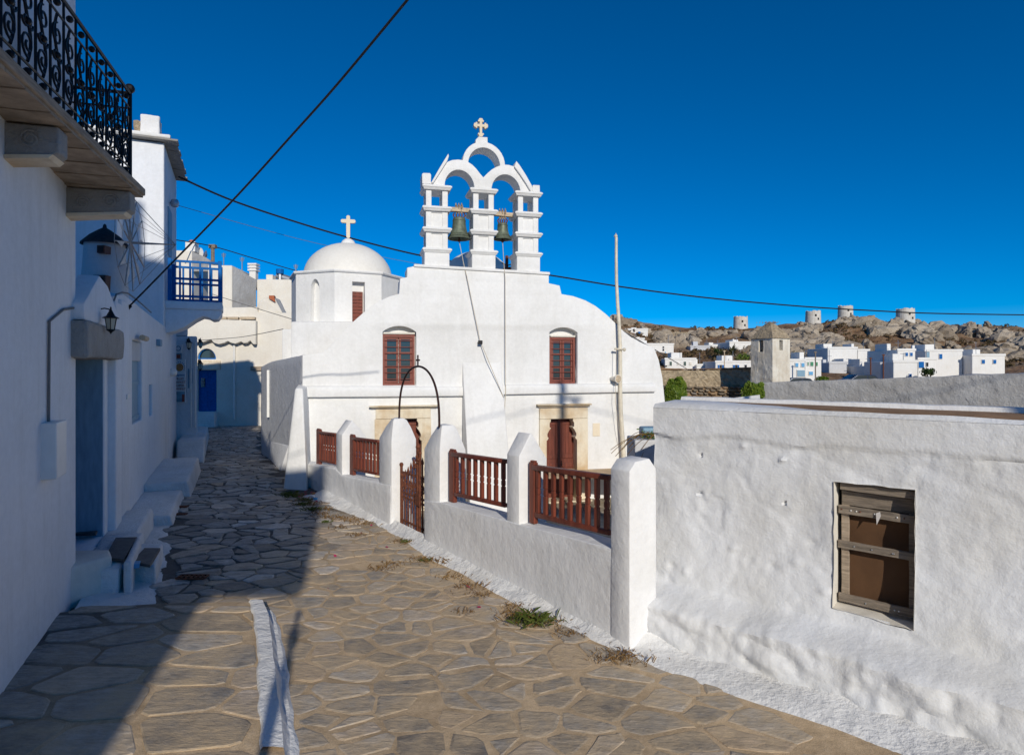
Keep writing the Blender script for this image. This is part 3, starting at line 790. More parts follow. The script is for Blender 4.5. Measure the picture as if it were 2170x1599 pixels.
# belfry
BW = .05; BD = .62
def zb(x, y): return F(860+x/4.3219, 230+y/4.3219, BW)
LV = [zb(715, q)[1] for q in (1480, 1310, 1125, 935, 745)]       # levels at the middle pier
def pier(x0, x1):
    ua, ub = zb(x0, 1300)[0], zb(x1, 1300)[0]; w0, w1 = BW, BW+BD; W = ub-ua
    base = LV[0]-.02; mb = MB()
    mb.box(FC, ua, ub, w0, w1, base, LV[1])
    pl = mb.build('belfry_pier', M['white'], church, bevel=.012, smooth=True)
    def slab(v):
        m2 = MB(); e = .055
        A = [(ua-.012, ub+.012, w0-.012, w1+.012, v-.075), (ua-e*.8, ub+e*.8, w0-e*.8, w1+e*.8, v-.022), (ua-e, ub+e, w0-e, w1+e, v-.018), (ua-e, ub+e, w0-e, w1+e, v+.012), (ua-.02, ub+.02, w0-.02, w1+.02, v+.04)]
        vv = []; ff = []
        for a, b, c, d, h in A: vv += [FC(a,c,h), FC(b,c,h), FC(b,d,h), FC(a,d,h)]
        for i in range(len(A)-1):
            for k in range(4): ff.append((i*4+k, i*4+(k+1) % 4, i*4+4+(k+1) % 4, i*4+4+k))
        ff += [(3,2,1,0), tuple(range(len(vv)-4, len(vv)))]
        m2.add(vv, ff); m2.build('pier_cornice', M['white'], pl, bevel=.005)
    for v in LV[1:]: slab(v)
    i_ = .035; c = .13
    for k in (1, 2):
        a, b = LV[k]+.03, LV[k+1]-.06; m2 = MB()
        m2.box(FC, ua+i_+.03, ub-i_-.03, w0+i_+.03, w1-i_-.03, a-.05, b+.05)
        for (x, y) in ((ua+i_, w0+i_), (ub-i_-c, w0+i_), (ua+i_, w1-i_-c), (ub-i_-c, w1-i_-c)): m2.box(FC, x, x+c, y, y+c, a-.05, b+.05)
        for (y) in (w0+i_+.008,): m2.box(FC, ua+i_+c-.01, ub-i_-c+.01, y, y+.05, b-.05, b+.05)
        m2.build('pier_tier', M['white'], pl, bevel=.008, smooth=True)
    a, b = LV[3]+.03, LV[4]-.06
    for (x, y) in ((ua+i_, w0+i_), (ub-i_-c, w0+i_), (ua+i_, w1-i_-c), (ub-i_-c, w1-i_-c)):
        m2 = MB(); m2.box(FC, x, x+c, y, y+c, a-.05, b+.02); m2.build('lantern_post', M['white'], pl, bevel=.01, smooth=True)
    return ua, ub
PU = [pier(172, 400), pier(607, 822), pier(1018, 1230)]
# arches
def arc(p0, pt, p1, n=16):
    """half-ellipse through zoom points left spring, top, right spring"""
    a, t, b = zb(*p0), zb(*pt), zb(*p1); cu = (a[0]+b[0])/2; out = []
    for i in range(n+1):
        th = math.pi*(1-i/n); base = a[1]+(b[1]-a[1])*i/n
        out.append((cu+(b[0]-a[0])/2*math.cos(th), base+(t[1]-(a[1]+b[1])/2)*math.sin(th)))
    return out
vS = LV[4]+.035
li = arc((357,700),(495,557),(632,735)); ri = arc((787,742),(925,600),(1055,775))
li = [(u, max(v, vS)) for u, v in li]; ri = [(u, max(v, vS)) for u, v in ri]; li[0] = (li[0][0], vS); li[-1] = (li[-1][0], vS); ri[0] = (ri[0][0], vS); ri[-1] = (ri[-1][0], vS)
outer = [(PU[0][0]-.03, vS), (li[0][0], vS)]+li[1:-1]+[(li[-1][0], vS), (ri[0][0], vS)]+ri[1:-1]+[(ri[-1][0], vS), (PU[2][1]+.03, vS)]
top = [zb(*p) for p in [(1165,762),(1130,705),(1090,645),(1052,585),(1020,548),(985,525),(945,513),(910,511),(870,518),(830,532),(790,555),(750,590),(712,628),(680,590),(645,545),(610,510),(575,488),(530,470),(480,464),(430,468),(390,482),(365,500),(335,535),(300,585),(268,630),(240,668)]]
mb = MB(); mb.prism(FC, outer+top, BW+.03, BW+.53)
arches = mb.build('belfry_arches', M['white'], church, bevel=.012, smooth=True)
ti = arc((574,500),(715,353),(868,535)); to = arc((524,478),(705,299),(912,520))
pl_ = [to[0]]+[(to[0][0]+.05, to[0][1]-.12)]+[(ti[0][0]-.01, ti[0][1]-.03)]+ti+[(to[-1][0]-.06, to[-1][1]-.14)]+to[::-1][:-1]
mb = MB(); mb.prism(FC, pl_, BW+.034, BW+.526); mb.build('top_arch', M['white'], church, bevel=.012, smooth=True)
for pts in ([(232,680),(300,560),(345,485),(388,416),(393,440),(380,480),(330,560),(250,685)], [(1010,484),(1045,528),(1100,615),(1150,705),(1175,768),(1150,775),(1100,690),(1040,600),(992,535)]):
    mb = MB(); mb.prism(FC, [zb(*p) for p in pts], BW-.03, BW+.55); mb.build('belfry_horn', M['white'], church, bevel=.01, smooth=True)
for pts in ([(150,690),(148,600),(160,590),(222,592),(232,610),(228,690)], [(1162,770),(1160,705),(1170,700),(1226,703),(1228,770)]):
    mb = MB(); mb.prism(FC, [(u, max(v, LV[4]+.038)) for u, v in [zb(*p) for p in pts]], BW-.01, BW+.45); mb.build('corner_block', M['white'], church, bevel=.012)
mb = MB(); mb.prism(FC, [zb(*p) for p in [(645,320),(645,275),(680,240),(684,248),(755,252),(757,315),(705,322)]], BW+.08, BW+.45); mb.build('cross_base', M['white'], church, bevel=.012)
# trefoil cross
armp = [(.042,.042),(.125,.038),(.113,.062),(.122,.088),(.146,.098),(.170,.085),(.178,.060),(.196,.066),(.220,.052),(.230,.025),(.232,0)]
cu, cv = zb(703, 125); sc_ = zb(768, 125)[0]-zb(638, 125)[0]; k = sc_/.46; pts = []
for q in range(4):
    ca, sa = [(1,0),(0,1),(-1,0),(0,-1)][q]
    A = [(t, -s_) for t, s_ in armp]+[(t, s_) for t, s_ in armp[:-1]][::-1]
    if q == 3: A = [(t+.13 if t > .05 else t, s_) for t, s_ in A]
    for t, s_ in A[1:]: pts.append((cu+(t*ca-s_*sa)*k, cv+(t*sa+s_*ca)*k))
mb = MB(); mb.prism(FC, pts, BW+.20, BW+.30); mb.build('belfry_cross', M['cross_stone'], church)
# bell beams
for x0, y0, x1, y1 in ((380, 893, 606, 910), (822, 935, 1018, 955)):
    a, b = zb(x0, y0), zb(x1, y1); mb = MB()
    mb.hexa([FC(a[0]-.06,.28,a[1]-.05), FC(b[0]+.06,.28,b[1]-.05), FC(b[0]+.06,.40,b[1]-.05), FC(a[0]-.06,.40,a[1]-.05), FC(a[0]-.06,.28,a[1]+.05), FC(b[0]+.06,.28,b[1]+.05), FC(b[0]+.06,.40,b[1]+.05), FC(a[0]-.06,.40,a[1]+.05)])
    mb.build('bell_beam', M['beam'], church, bevel=.008)
# bells
def bell(cx_, ytop, ybot, mouth, ybeam, label):
    u, v0 = F(cx_, ybot, .34); _, v1 = F(cx_, ytop, .34); r = (F(cx_+mouth/2, ybot, .34)[0]-u)
    c = FC(u, .34, 0); h = v1-v0
    t = thing('bell', label, 'bell', c+Vector((0, 0, v0)), 'bells of the church')
    pr = [(1,0),(1.02,.03),(.93,.10),(.80,.22),(.68,.38),(.60,.55),(.565,.75),(.56,.88),(.50,.95),(.36,.985),(.02,1.0)]
    inn = [(.88,.01),(.80,.12),(.62,.34),(.52,.6),(.48,.85),(.02,.9)]
    mb = MB(); mb.lathe(c, [(q*r, v0+z*h) for q, z in inn[::-1]]+[(q*r, v0+z*h) for q, z in pr], 28); mb.build('bell_body', M['bronze'], t, smooth=True)
    for zf in (.10, .20, .82):
        mb = MB(); rr = r*{.10:.945, .20:.835, .82:.572}[zf]; mb.lathe(c, [(rr-.006, v0+zf*h-.008), (rr+.006, v0+zf*h), (rr-.006, v0+zf*h+.012)], 28); mb.build('bell_band', M['bronze'], t, smooth=True)
    mb = MB(); mb.tube([c+Vector((0,0,v0+.85*h)), c+Vector((0,0,v0-.02))], .018, 6); mb.ball(c+Vector((0,0,v0-.03)), .04, 8); mb.build('clapper', M['rust'], t)
    vbm = F(cx_, ybeam, .34)[1]
    mb = MB()
    for k in range(5):
        a = (k-2)*.055*r/.27; mb.tube([c+Vector((a, 0, v1-.01)), c+Vector((a*1.3, .0, v1+.05)), c+Vector((a, 0, v1+.10))], .018, 6)
    mb.build('bell_crown', M['rust'], t)
    for sx in (-.07, 0, .07):
        for sy in (-.085, .085):
            n = 7
            for k in range(n):
                f = (k+.5)/n; p = c+Vector((sx*(.8+.2*f), sy*f, v1+.08+(vbm-v1+.0)*f)); mb = MB()
                ring = [p+Vector((.022*math.cos(th)*(1 if k % 2 else .3), .022*math.cos(th)*(.3 if k % 2 else 1), .034*math.sin(th))) for th in [math.pi*2*i/8 for i in range(9)]]
                mb.tube(ring, .009, 5, caps=False); mb.build('chain_link', M['chain'], t)
    return c, v0
bl = bell(973, 460, 507, 48, 441, 'larger green bronze bell under the left belfry arch')
br = bell(1065, 472, 508, 37.5, 452, 'smaller green bronze bell under the right belfry arch')
def polytube(name, pts, r, mat, label=None, cat=None, parent=None, n=6, group=None):
    mb = MB(); mb.tube(pts, r, n); o = mb.build(name, M[mat], parent, smooth=True)
    if label: tag(o, label, cat, group)
    return o
polytube('bell_rope', [bl[0]+Vector((0,0,bl[1]-.05)), FC(F(985,570)[0],.0,F(985,570)[1]), FC(F(988,585)[0],-.06,F(988,585)[1]), FC(*[F(1016,722)[0],-.08,F(1016,722)[1]]), FC(F(1061,840)[0],-.3,F(1061,840)[1])], .009, 'rope', 'thin slanting rope from the larger bell, with a small black box', 'rope')
u, v = F(1016, 725); mb = MB(); mb.box(FC, u-.05, u+.05, -.14, -.07, v-.05, v+.04); ob = mb.build('rope_box', M['iron'], bpy.data.objects['bell_rope'], bevel=.01)
polytube('bell_rope', [br[0]+Vector((0,0,br[1]-.05)), FC(F(1068,575)[0],-.04,F(1068,575)[1]+.02), FC(F(1069,590)[0],-.07,F(1069,590)[1]), FC(F(1069,830)[0],-.12,F(1069,830)[1]), FC(F(1064,872)[0],-.25,F(1064,872)[1])], .008, 'rope', 'thin rope hanging straight down the facade from the smaller bell', 'rope')

# doorways
def doorway(q, corn, lint, jl, jr, label):
    ul, vt = F(q['l'], q['top']); ur_, _ = F(q['r'], q['top']); ym = (lint[1]+lint[3])/2
    ca, cv0 = F(corn[0], corn[3]); cb, cv1 = F(corn[2], corn[1])
    la, lv0 = F(lint[0], lint[3]); lb, lv1 = F(lint[2], lint[1])
    d = bpy.data.objects
    mb = MB(); mb.box(FC, ca+.04, cb-.04, -.09, .1, cv0, (cv0+cv1)/2); mb.box(FC, ca, cb, -.15, .1, (cv0+cv1)/2, cv1)
    dr = mb.build('doorway', M['marble'], church, bevel=.012, label=label)
    mb = MB(); mb.box(FC, la, lb, -.07, .3, lv0, lv1); mb.build('lintel', M['marble'], dr, bevel=.012)
    ja, jb = F(jl[0], 950)[0], F(jl[1], 950)[0]; jc, jd = F(jr[0], 950)[0], F(jr[1], 950)[0]
    H = lv0-.004
    for (a, b, s) in ((ja, jb, 1), (jd, jc, -1)):
        cw = .075; e = b
        pr = [(a, FLOOR), (e, FLOOR), (e, H-.52), (e+s*.03, H-.50), (e+s*.05, H-.46), (e+s*.02, H-.42), (e+s*.02, H-.36), (e+s*.06, H-.28), (e+s*.11, H-.22), (e+s*cw, H-.19), (e+s*cw, H-.10), (e+s*(cw+.03), H-.06), (e+s*(cw+.03), H), (a, H)]
        mb = MB(); mb.prism(FC, pr, -.065, .3); mb.build('jamb', M['marble'], dr, bevel=.008)
    # leaves
    x0, x1 = jb-.05, jc+.05; mid = (x0+x1)/2; lf = []
    for a, b in ((x0, mid-.006), (mid+.006, x1)):
        mb = MB(); mb.box(FC, a, b, .22, .27, FLOOR+.02, vt+.05)
        leaf = mb.build('door_leaf', M['brown_paint'], dr, bevel=.004)
        st = .07; Hh = vt-FLOOR
        for (f0, f1) in ((.04, .44), (.50, .97)):
            for (aa, bb, cc, dd) in ((a, a+st, f0, f1), (b-st, b, f0, f1), (a+st, b-st, f0, f0+.05), (a+st, b-st, f1-.05, f1)):
                mb = MB(); mb.box(FC, aa, bb, .195, .221, FLOOR+cc*Hh, FLOOR+dd*Hh); mb.build('door_rail', M['brown_paint'], leaf, bevel=.005)
        for kk in range(3):
            aa = a+st+(b-a-2*st)*kk/3; mb = MB(); mb.box(FC, aa+.004, aa+(b-a-2*st)/3-.004, .208, .222, FLOOR+.55*Hh, FLOOR+.92*Hh); mb.build('door_board', M['brown_paint'], leaf, bevel=.003)
    mb = MB(); mb.box(FC, mid-.025, mid+.025, .185, .2, FLOOR+.02, vt); mb.build('door_cover_strip', M['brown_dark'], dr)
    mb = MB(); mb.tube([FC(mid+.06,.2,FLOOR+.95), FC(mid+.06,.14,FLOOR+.95), FC(mid+.06,.14,FLOOR+.83), FC(mid+.06,.2,FLOOR+.83)], .009, 6); mb.build('handle', M['iron'], dr)
    mb = MB(); mb.box(FC, ja-.05, jd+.05, -.25, .3, FLOOR-.05, FLOOR+.03); mb.build('threshold', M['marble'], dr, bevel=.01)
doorway(door_px[0], (782,857,929,865), (796,865,912,887.5), (794,819), (893,913), 'left church doorway in pale carved marble')
doorway(door_px[1], (1136,854,1250,862), (1142,863,1244,887.5), (1142,1157), (1221,1244), 'right church doorway in pale carved marble')
u0, v0 = F(1256, 924); u1, v1 = F(1271, 896); mb = MB(); mb.box(FC, u0, u1, -.015, .02, v0, v1); mb.build('stone_plaque', M['cross_stone'], church, bevel=.005)
# court floor and steps behind the gate
c4 = [WP(3.2,.1,0), WP(-11.6,.1,0), FC(-.3,.2,0), FC(9.5,.2,0), FC(10.5,-8,0)]
mb = MB(); mb.add([Vector((p.x, p.y, FLOOR)) for p in c4], [tuple(range(5))]); court = tag(mb.build('court_floor', M['court']), kind='structure')
rng = random.Random(21); loop2 = [(p.x, p.y) for p in c4]
for p, poly in voronoi(-1.5, 4.5, 10.5, 16.5, .62, .55, .12, rng):
    s = shrink(poly, .012)
    if s and all(inside(q, loop2) for q in s) and inside(p, [tuple(FC(2,-.6,0).xy), tuple(FC(8.5,-.6,0).xy), tuple(FC(8.5,-4.5,0).xy), tuple(FC(3,-4.5,0).xy)]):
        mb = MB(); stone_slab(mb, s, FLOOR-.02, FLOOR+.012, .008); mb.build('paving_slab', M['court'], court)
# ================================================================== forecourt wall
def W_(x, y, w=0.0): return WP.hit(x, y, w)
fwall = thing('forecourt_wall', 'low whitewashed forecourt wall with capped pillars and brown railings', 'wall', WP(-5, .15, 0))
tops = [W_(1297,1163), W_(1290,1161), W_(1245,1149), W_(1180,1131), W_(1098,1111), W_(1069,1102), W_(1000,1083), W_(934,1065), W_(899,1060)]
mb = MB(); mb.prism(WP, [(W_(1312,1200)[0], -.85)]+[(W_(1312,1200)[0], tops[0][1]-.02)]+tops+[(tops[-1][0], -.85)], 0, .30)
mb.build('low_wall', M['white_rough'], fwall, bevel=.035, seg=3, smooth=True, cuts=.3, rough=(.014, 1.2))
tops = [W_(828,1026), W_(801,1021), W_(724,1006), W_(711,992), W_(647,981), W_(630,980)]
mb = MB(); mb.prism(WP, [(tops[0][0], -.85)]+tops+[(tops[-1][0], -.85)], 0, .30)
mb.build('low_wall', M['white_rough'], fwall, bevel=.035, seg=3, smooth=True, cuts=.3, rough=(.03, 2.2))
def solve_w(u, xr):
    lo, hi = 0, 1.5
    for _ in range(40):
        m = (lo+hi)/2; p = WP(u, m, 0)
        if CX+FOC*p.x/p.y < xr: lo = m
        else: hi = m
    return lo
def pillar(xl, xc, xr, prof, hip=None):
    """prof: (fraction across the end face, pixel y measured at the near corner) ; hip = (shoulder y, top y)"""
    ua, _ = W_(xl, 1000); ub, _ = W_(xc, 1000); dp = solve_w(ub, xr); mb = MB(); f0 = .012 if xl < 1290 else -.006
    if hip:
        vs_ = W_(xc, hip[0])[1]; vt = W_(xc, hip[1])[1]; q = hip[2]; L = ub-ua
        lv = [(-.85, 0), (vs_, 0), (vs_+(vt-vs_)*.55, q*.45), (vt-.03, q*.85), (vt, q*1.1)]; vv = []; ff = []
        for h, s in lv:
            a = s*L; b = s*dp
            vv += [WP(ua+a, f0+b, h), WP(ub-a*.25, f0+b*.35, h), WP(ub-a*.25, dp-b, h), WP(ua+a, dp-b, h)]
        for i in range(len(lv)-1):
            for k in range(4): ff.append((i*4+k, i*4+(k+1) % 4, i*4+4+(k+1) % 4, i*4+4+k))
        ff += [(3,2,1,0), tuple(range(len(vv)-4, len(vv)))]; mb.add(vv, ff)
    else:
        A = [(f0, -.85)]+[(f0+(dp-f0)*f, W_(xc, y)[1]) for f, y in prof]+[(dp, -.85)]
        n = len(A); mb.add([WP(ua, w_, h) for w_, h in A]+[WP(ub, w_, h) for w_, h in A], [tuple(range(n)), tuple(range(2*n-1, n-1, -1))]+[(i, (i+1) % n, (i+1) % n+n, i+n) for i in range(n)])
    mb.build('pillar', M['white_rough'], fwall, bevel=.012, seg=2, smooth=True, cuts=.25, rough=(.007, 1.6))
    return ua, ub, dp
P0 = pillar(1295, 1335, 1391, [(0,999),(.22,979),(.75,976),(1,1000)])
P1 = pillar(1072, 1098, 1159, [(0,967),(.40,921),(.46,921),(1,978)])
P2 = pillar(897, 930, 987, None, (958, 902, .38))
P3 = pillar(802, 828, 882, None, (934, 888, .38))
P4 = pillar(711, 723.5, 775, [(0,921),(.40,893),(.46,893),(1,926)])
# short sloping whitewashed plinth joining the near pillar and the old house
# railings
def railing(post, ptop, pbot, tl, tr, bl_, br_, nb, label):
    w0 = .14
    ul, _ = W_(post[0], 1000, w0); ur2, _ = W_(post[1], 1000, w0)
    def h(x, y): return W_(x, y, w0)
    a0, a1 = h(*tl[:2]), h(tl[0], tl[2]); b0, b1 = h(*tr[:2]), h(tr[0], tr[2])
    c0, c1 = h(*bl_[:2]), h(bl_[0], bl_[2]); d0, d1 = h(*br_[:2]), h(br_[0], br_[2])
    def bar(p0, p1, q0, q1, dd, name, parent):
        mb = MB(); mb.hexa([WP(p1[0],w0-dd,p1[1]), WP(q1[0],w0-dd,q1[1]), WP(q1[0],w0+dd,q1[1]), WP(p1[0],w0+dd,p1[1]), WP(p0[0],w0-dd,p0[1]), WP(q0[0],w0-dd,q0[1]), WP(q0[0],w0+dd,q0[1]), WP(p0[0],w0+dd,p0[1])])
        return mb.build(name, M['brown_paint'], parent, bevel=.010, smooth=True)
    rl = bar(a0, a1, b0, b1, .035, 'railing', fwall); rl['label'] = label
    bar(c0, c1, d0, d1, .026, 'bottom_rail', rl)
    vt = h(post[0], ptop)[1]; vb = h(post[0], pbot)[1]; u2 = ul+(ur2-ul)
    mb = MB(); mb.box(WP, ul, u2, w0-.03, w0+.03, vb, vt-.02); mb.box(WP, ul+.006, u2-.006, w0-.022, w0+.022, vt-.02, vt); mb.build('rail_post', M['brown_paint'], rl, bevel=.008)
    L = b0[0]-a0[0]
    for k in range(nb):
        f = (k+.62)/nb; u = a0[0]+L*f; top = a1[1]+(b1[1]-a1[1])*f; bot = c0[1]+(d0[1]-c0[1])*f; hh = top-bot
        r = .021*min(1, L/nb/.1); mb = MB()
        prof = [(1,0),(1,.40),(.72,.415),(.72,.43),(.95,.45),(.95,.55),(.72,.57),(.72,.585),(1,.60),(1,1)]
        c = WP(u, w0, bot); vv = []; ff = []
        for s, z in prof:
            q = r*s; vv += [WP(u-q,w0-q,bot+z*hh), WP(u+q,w0-q,bot+z*hh), WP(u+q,w0+q,bot+z*hh), WP(u-q,w0+q,bot+z*hh)]
        for i in range(len(prof)-1):
            for j in range(4): ff.append((i*4+j, i*4+(j+1) % 4, i*4+4+(j+1) % 4, i*4+4+j))
        mb.add(vv, ff); mb.build('baluster', M['brown_paint'], rl)
railing((1125.5,1136), 974, 1106, (1131,984,995), (1294,1006,1017), (1131,1083,1094), (1294,1123,1134), 9, 'railing nearest the viewer')
railing((955,965), 950, 1061, (960,957,966), (1073,973,982), (960,1041,1049), (1073,1066,1075), 8, 'railing beside the gate')
railing((744,751.5), 919, 1004, (748,925,930.5), (804,932,938), (748,991,996), (804,1002,1007), 8, 'short railing left of the gate')
railing((673,680), 907, 983, (676,913,917.5), (713,917.5,922), (676,972.5,976.5), (713,979.5,983.5), 7, 'railing nearest the church corner')
# stone patches on the wall top, steps behind the gate
st = thing('court_steps', 'white steps going down into the court behind the iron gate', 'steps', WP(W_(880,1050)[0], .6, FLOOR))
ua, ub = W_(826, 1000)[0], W_(899, 1000)[0]
for k in range(4):
    mb = MB(); mb.box(WP, ua-.05, ub+.3, .02+.32*k, .34+.32*k, FLOOR-.1, -.02-.19*k); mb.build('step', M['white_step'], st, bevel=.012)
# gate
gt = thing('iron_gate', 'rusty wrought iron double gate between the two taller pillars', 'gate', WP((ua+ub)/2, .16, 0))
gw = .17; g0, g1 = P3[1]+.02, P2[0]-.02; gl = g1-g0; n = 11
def gh(f): return 1.02+.34*math.sin(math.pi*min(1, f/.62)/2)**2 if f < .62 else 1.36-.3*(f-.62)/.38
for k in range(n):
    f = (k+.5)/n; u = g0+gl*f; tp_ = gh(f)-.25; mb = MB()
    mb.tube([WP(u,gw,.03), WP(u,gw,tp_)], .013, 6); mb.tube([WP(u,gw,tp_), WP(u,gw,tp_+.03), WP(u,gw,tp_+.10)], [.022,.022,.003], 6)
    mb.tube([WP(u+.03*math.cos(t),gw,.05-.03*math.sin(t)) for t in [math.pi*i/6 for i in range(7)]], .009, 5)
    mb.build('picket', M['rust'], gt)
for h in (.12, .48, .55, .86):
    mb = MB(); mb.box(WP, g0, g1, gw-.009, gw+.009, h-.014, h+.014); mb.build('gate_rail', M['rust'], gt)
for f, hh, r in ((.0, .95, .022), (.54, 1.28, .024), (.60, 1.20, .020), (1.0, .95, .022)):
    mb = MB(); u = g0+gl*f; mb.tube([WP(u,gw,.01), WP(u,gw,hh)], r, 8); mb.ball(WP(u,gw,hh+.02), r*1.5, 8)
    if f == .54: 
        for q in range(5): mb.ball(WP(u+.05*math.sin(q*1.3), gw-.02, hh-.12-.04*q), .022, 6)
    mb.build('gate_post', M['rust'], gt)
for k in range(8):
    f = (k+.5)/8; c = WP(g0+gl*f, gw, .68); s = 1 if k % 2 else -1; mb = MB()
    mb.tube([c+WP.ex*(s*(.015+.05*i/14)*math.cos(i*.75))+Vector((0,0,(.02+.075*i/14)*math.sin(i*.75))) for i in range(15)], .008, 5); mb.build('scroll', M['rust'], gt)
mb = MB(); mb.box(WP, g0+gl*.5, g0+gl*.64, gw-.035, gw-.01, .44, .62); mb.build('lock_plate', M['rust'], gt, bevel=.006)
# iron hoop with a small cross over the gate
a = px(846, 892, WP(P3[1]-.08,.2,0).y); b = px(931, 906, WP(P2[1]-.06,.2,0).y); ap = px(883, 776, (a.y+b.y)/2)
pts = []
for i in range(33):
    t = math.pi*i/32; base = a.lerp(b, i/32)
    k = .5-.5*math.cos(t); pz = math.sin(t)**.72
    c = a.lerp(b, .5-.5*math.cos(t)*1.0); pts.append(Vector((c.x, c.y, c.z+(ap.z-(a.z+b.z)/2)*pz)))
hoop = thing('iron_arch', 'thin brown iron hoop with a small cross arching over the gate', 'arch', a)
mb = MB(); mb.tube(pts, .016, 8); mb.build('hoop', M['iron_brown'], hoop, smooth=True)
tp = pts[16]; mb = MB(); mb.box(lambda u,w_,v: tp+WP.ex*u*1.0+WP.ey*w_+Vector((0,0,v)), -.010, .010, -.008, .008, 0, .15); mb.box(lambda u,w_,v: tp+WP.ex*u+WP.ey*w_+Vector((0,0,v)), -.042, .042, -.007, .007, .082, .10)
for dx, dz in ((-.045,.091),(.045,.091),(0,.155)): mb.ball(tp+WP.ex*dx+Vector((0,0,dz)), .014, 6)
mb.build('hoop_cross', M['iron_brown'], hoop)

# ================================================================== flagpole, loudspeaker, lights on the facade
fp = thing('flagpole', 'tall pale flagpole leaning in front of the church facade', 'flagpole', px(1322, 1000, 15.6))
mb = MB(); b0, b1 = px(1323, 1060, 15.3), px(1305, 503, 15.3); b0.z = FLOOR
mb.tube([b0.lerp(b1, i/12)+Vector((.02*math.sin(i*1.1), 0, 0)) for i in range(13)], [.062-.027*i/12 for i in range(13)], 10); mb.build('pole', M['pole'], fp, smooth=True)
mb = MB(); mb.ball(b1+Vector((0,0,.03)), .045, 8); mb.tube([b1, b1+Vector((0,0,.10))], .014, 5); mb.build('finial', M['pole'], fp)
for (x0, y0, x1, y1) in ((1302, 739, 1326, 740),):
    mb = MB(); mb.tube([px(x0,y0,15.22), px(x1,y1,15.22)], .024, 6); mb.ball(px(x1-3,y1+.5,15.2), .045, 8); mb.ball(px(x0+2,y0,15.2), .03, 6); mb.build('cleat', M['pole'], fp)
mb = MB(); mb.tube([px(1306,735,15.18), px(1305,800,15.18), px(1304,850,15.18), px(1311,905,15.18), px(1317,935,15.2)], .006, 5); mb.build('halyard', M['rope'], fp)
sp = thing('loudspeaker', 'small cream horn loudspeaker fixed on the church facade', 'loudspeaker', FC(F(1298,803)[0], -.1, F(1298,812)[1]))
c = FC(F(1299,802)[0], -.16, F(1299,802)[1]); ax = (FC.ey*-1+FC.ex*.35).normalized(); mb = MB()
mb.tube([c-ax*.16, c-ax*.10, c-ax*.02, c+ax*.07, c+ax*.10], [.045,.055,.06,.10,.11], 16); mb.build('horn', M['cream'], sp, smooth=True)
mb = MB(); mb.tube([c+ax*.101, c+ax*.112], [.095,.075], 16); mb.build('grille', M['beam'], sp)
mb = MB(); mb.tube([c-ax*.05, FC(F(1296,803)[0], .0, F(1296,803)[1])], .02, 6); mb.build('bracket', M['cream'], sp)
lamp = thing('path_light', 'thin small garden tap on the court floor beside the flagpole', 'tap', px(1285,1056,14.9))
b0 = px(1285,1056,14.9); mb = MB(); mb.tube([b0, b0+Vector((0,0,.62))], .014, 6); mb.tube([b0+Vector((-.05,0,.62)), b0+Vector((.05,0,.62))], .014, 5); mb.tube([b0+Vector((.0,0,.56)), b0+Vector((.05,-.05,.55)), b0+Vector((.06,-.06,.50))], .011, 5); mb.build('stem', M['rust'], lamp)
lamp.name = 'garden_tap'; WM['garden_tap'] = WM.get('path_light')
# planter and trailing plant between church and old house
pl = thing('planter', 'grey whitewashed planter block with a trailing green vine by the church', 'planter', px(1366, 985, 9.0))
mb = MB(); a = px(1345, 932, 9.0); b = px(1410, 932, 9.0); mb.box(WORLD, a.x, b.x, 9.0, 9.6, FLOOR, a.z); mb.build('planter_block', M['grey_smooth'], pl, bevel=.02, cuts=.2, rough=(.015, 3))
mb = MB(); a = px(1362, 906, 9.25); b = px(1400, 906, 9.25); mb.box(WORLD, a.x, b.x, 9.25, 9.55, a.z-.3, a.z); mb.build('planter_box', M['blue_grey'], pl, bevel=.03, seg=3)
rng = random.Random(8); mb = MB()
for k in range(16):
    p = px(1376, 922, 9.15)+Vector((rng.uniform(-.05,.15), rng.uniform(-.1,.1), 0)); d = Vector((rng.uniform(-1.2,.5), rng.uniform(-.4,.2), rng.uniform(.1,.7))); pts = [p]
    for i in range(9): p = p+d*.045; d = d+Vector((rng.uniform(-.25,.15), 0, -.24)); pts.append(p.copy())
    mb.tube(pts, .0045, 4)
mb.build('vine_stems', M['dry_grass'], pl)
mb = MB()
for k in range(130):
    p = px(1378, 922, 9.15)+Vector((rng.gauss(0,.09), rng.gauss(0,.06), rng.gauss(0,.03))); a = Vector((rng.uniform(-1,1), rng.uniform(-1,1), rng.uniform(-1,1))).normalized(); b = a.orthogonal().normalized()
    s = rng.uniform(.012,.03); mb.add([p-a*s, p+b*s*.5, p+a*s, p-b*s*.5], [(0,1,2,3)])
tag(mb.build('vine_leaves', M['ivy'], pl), kind='stuff')

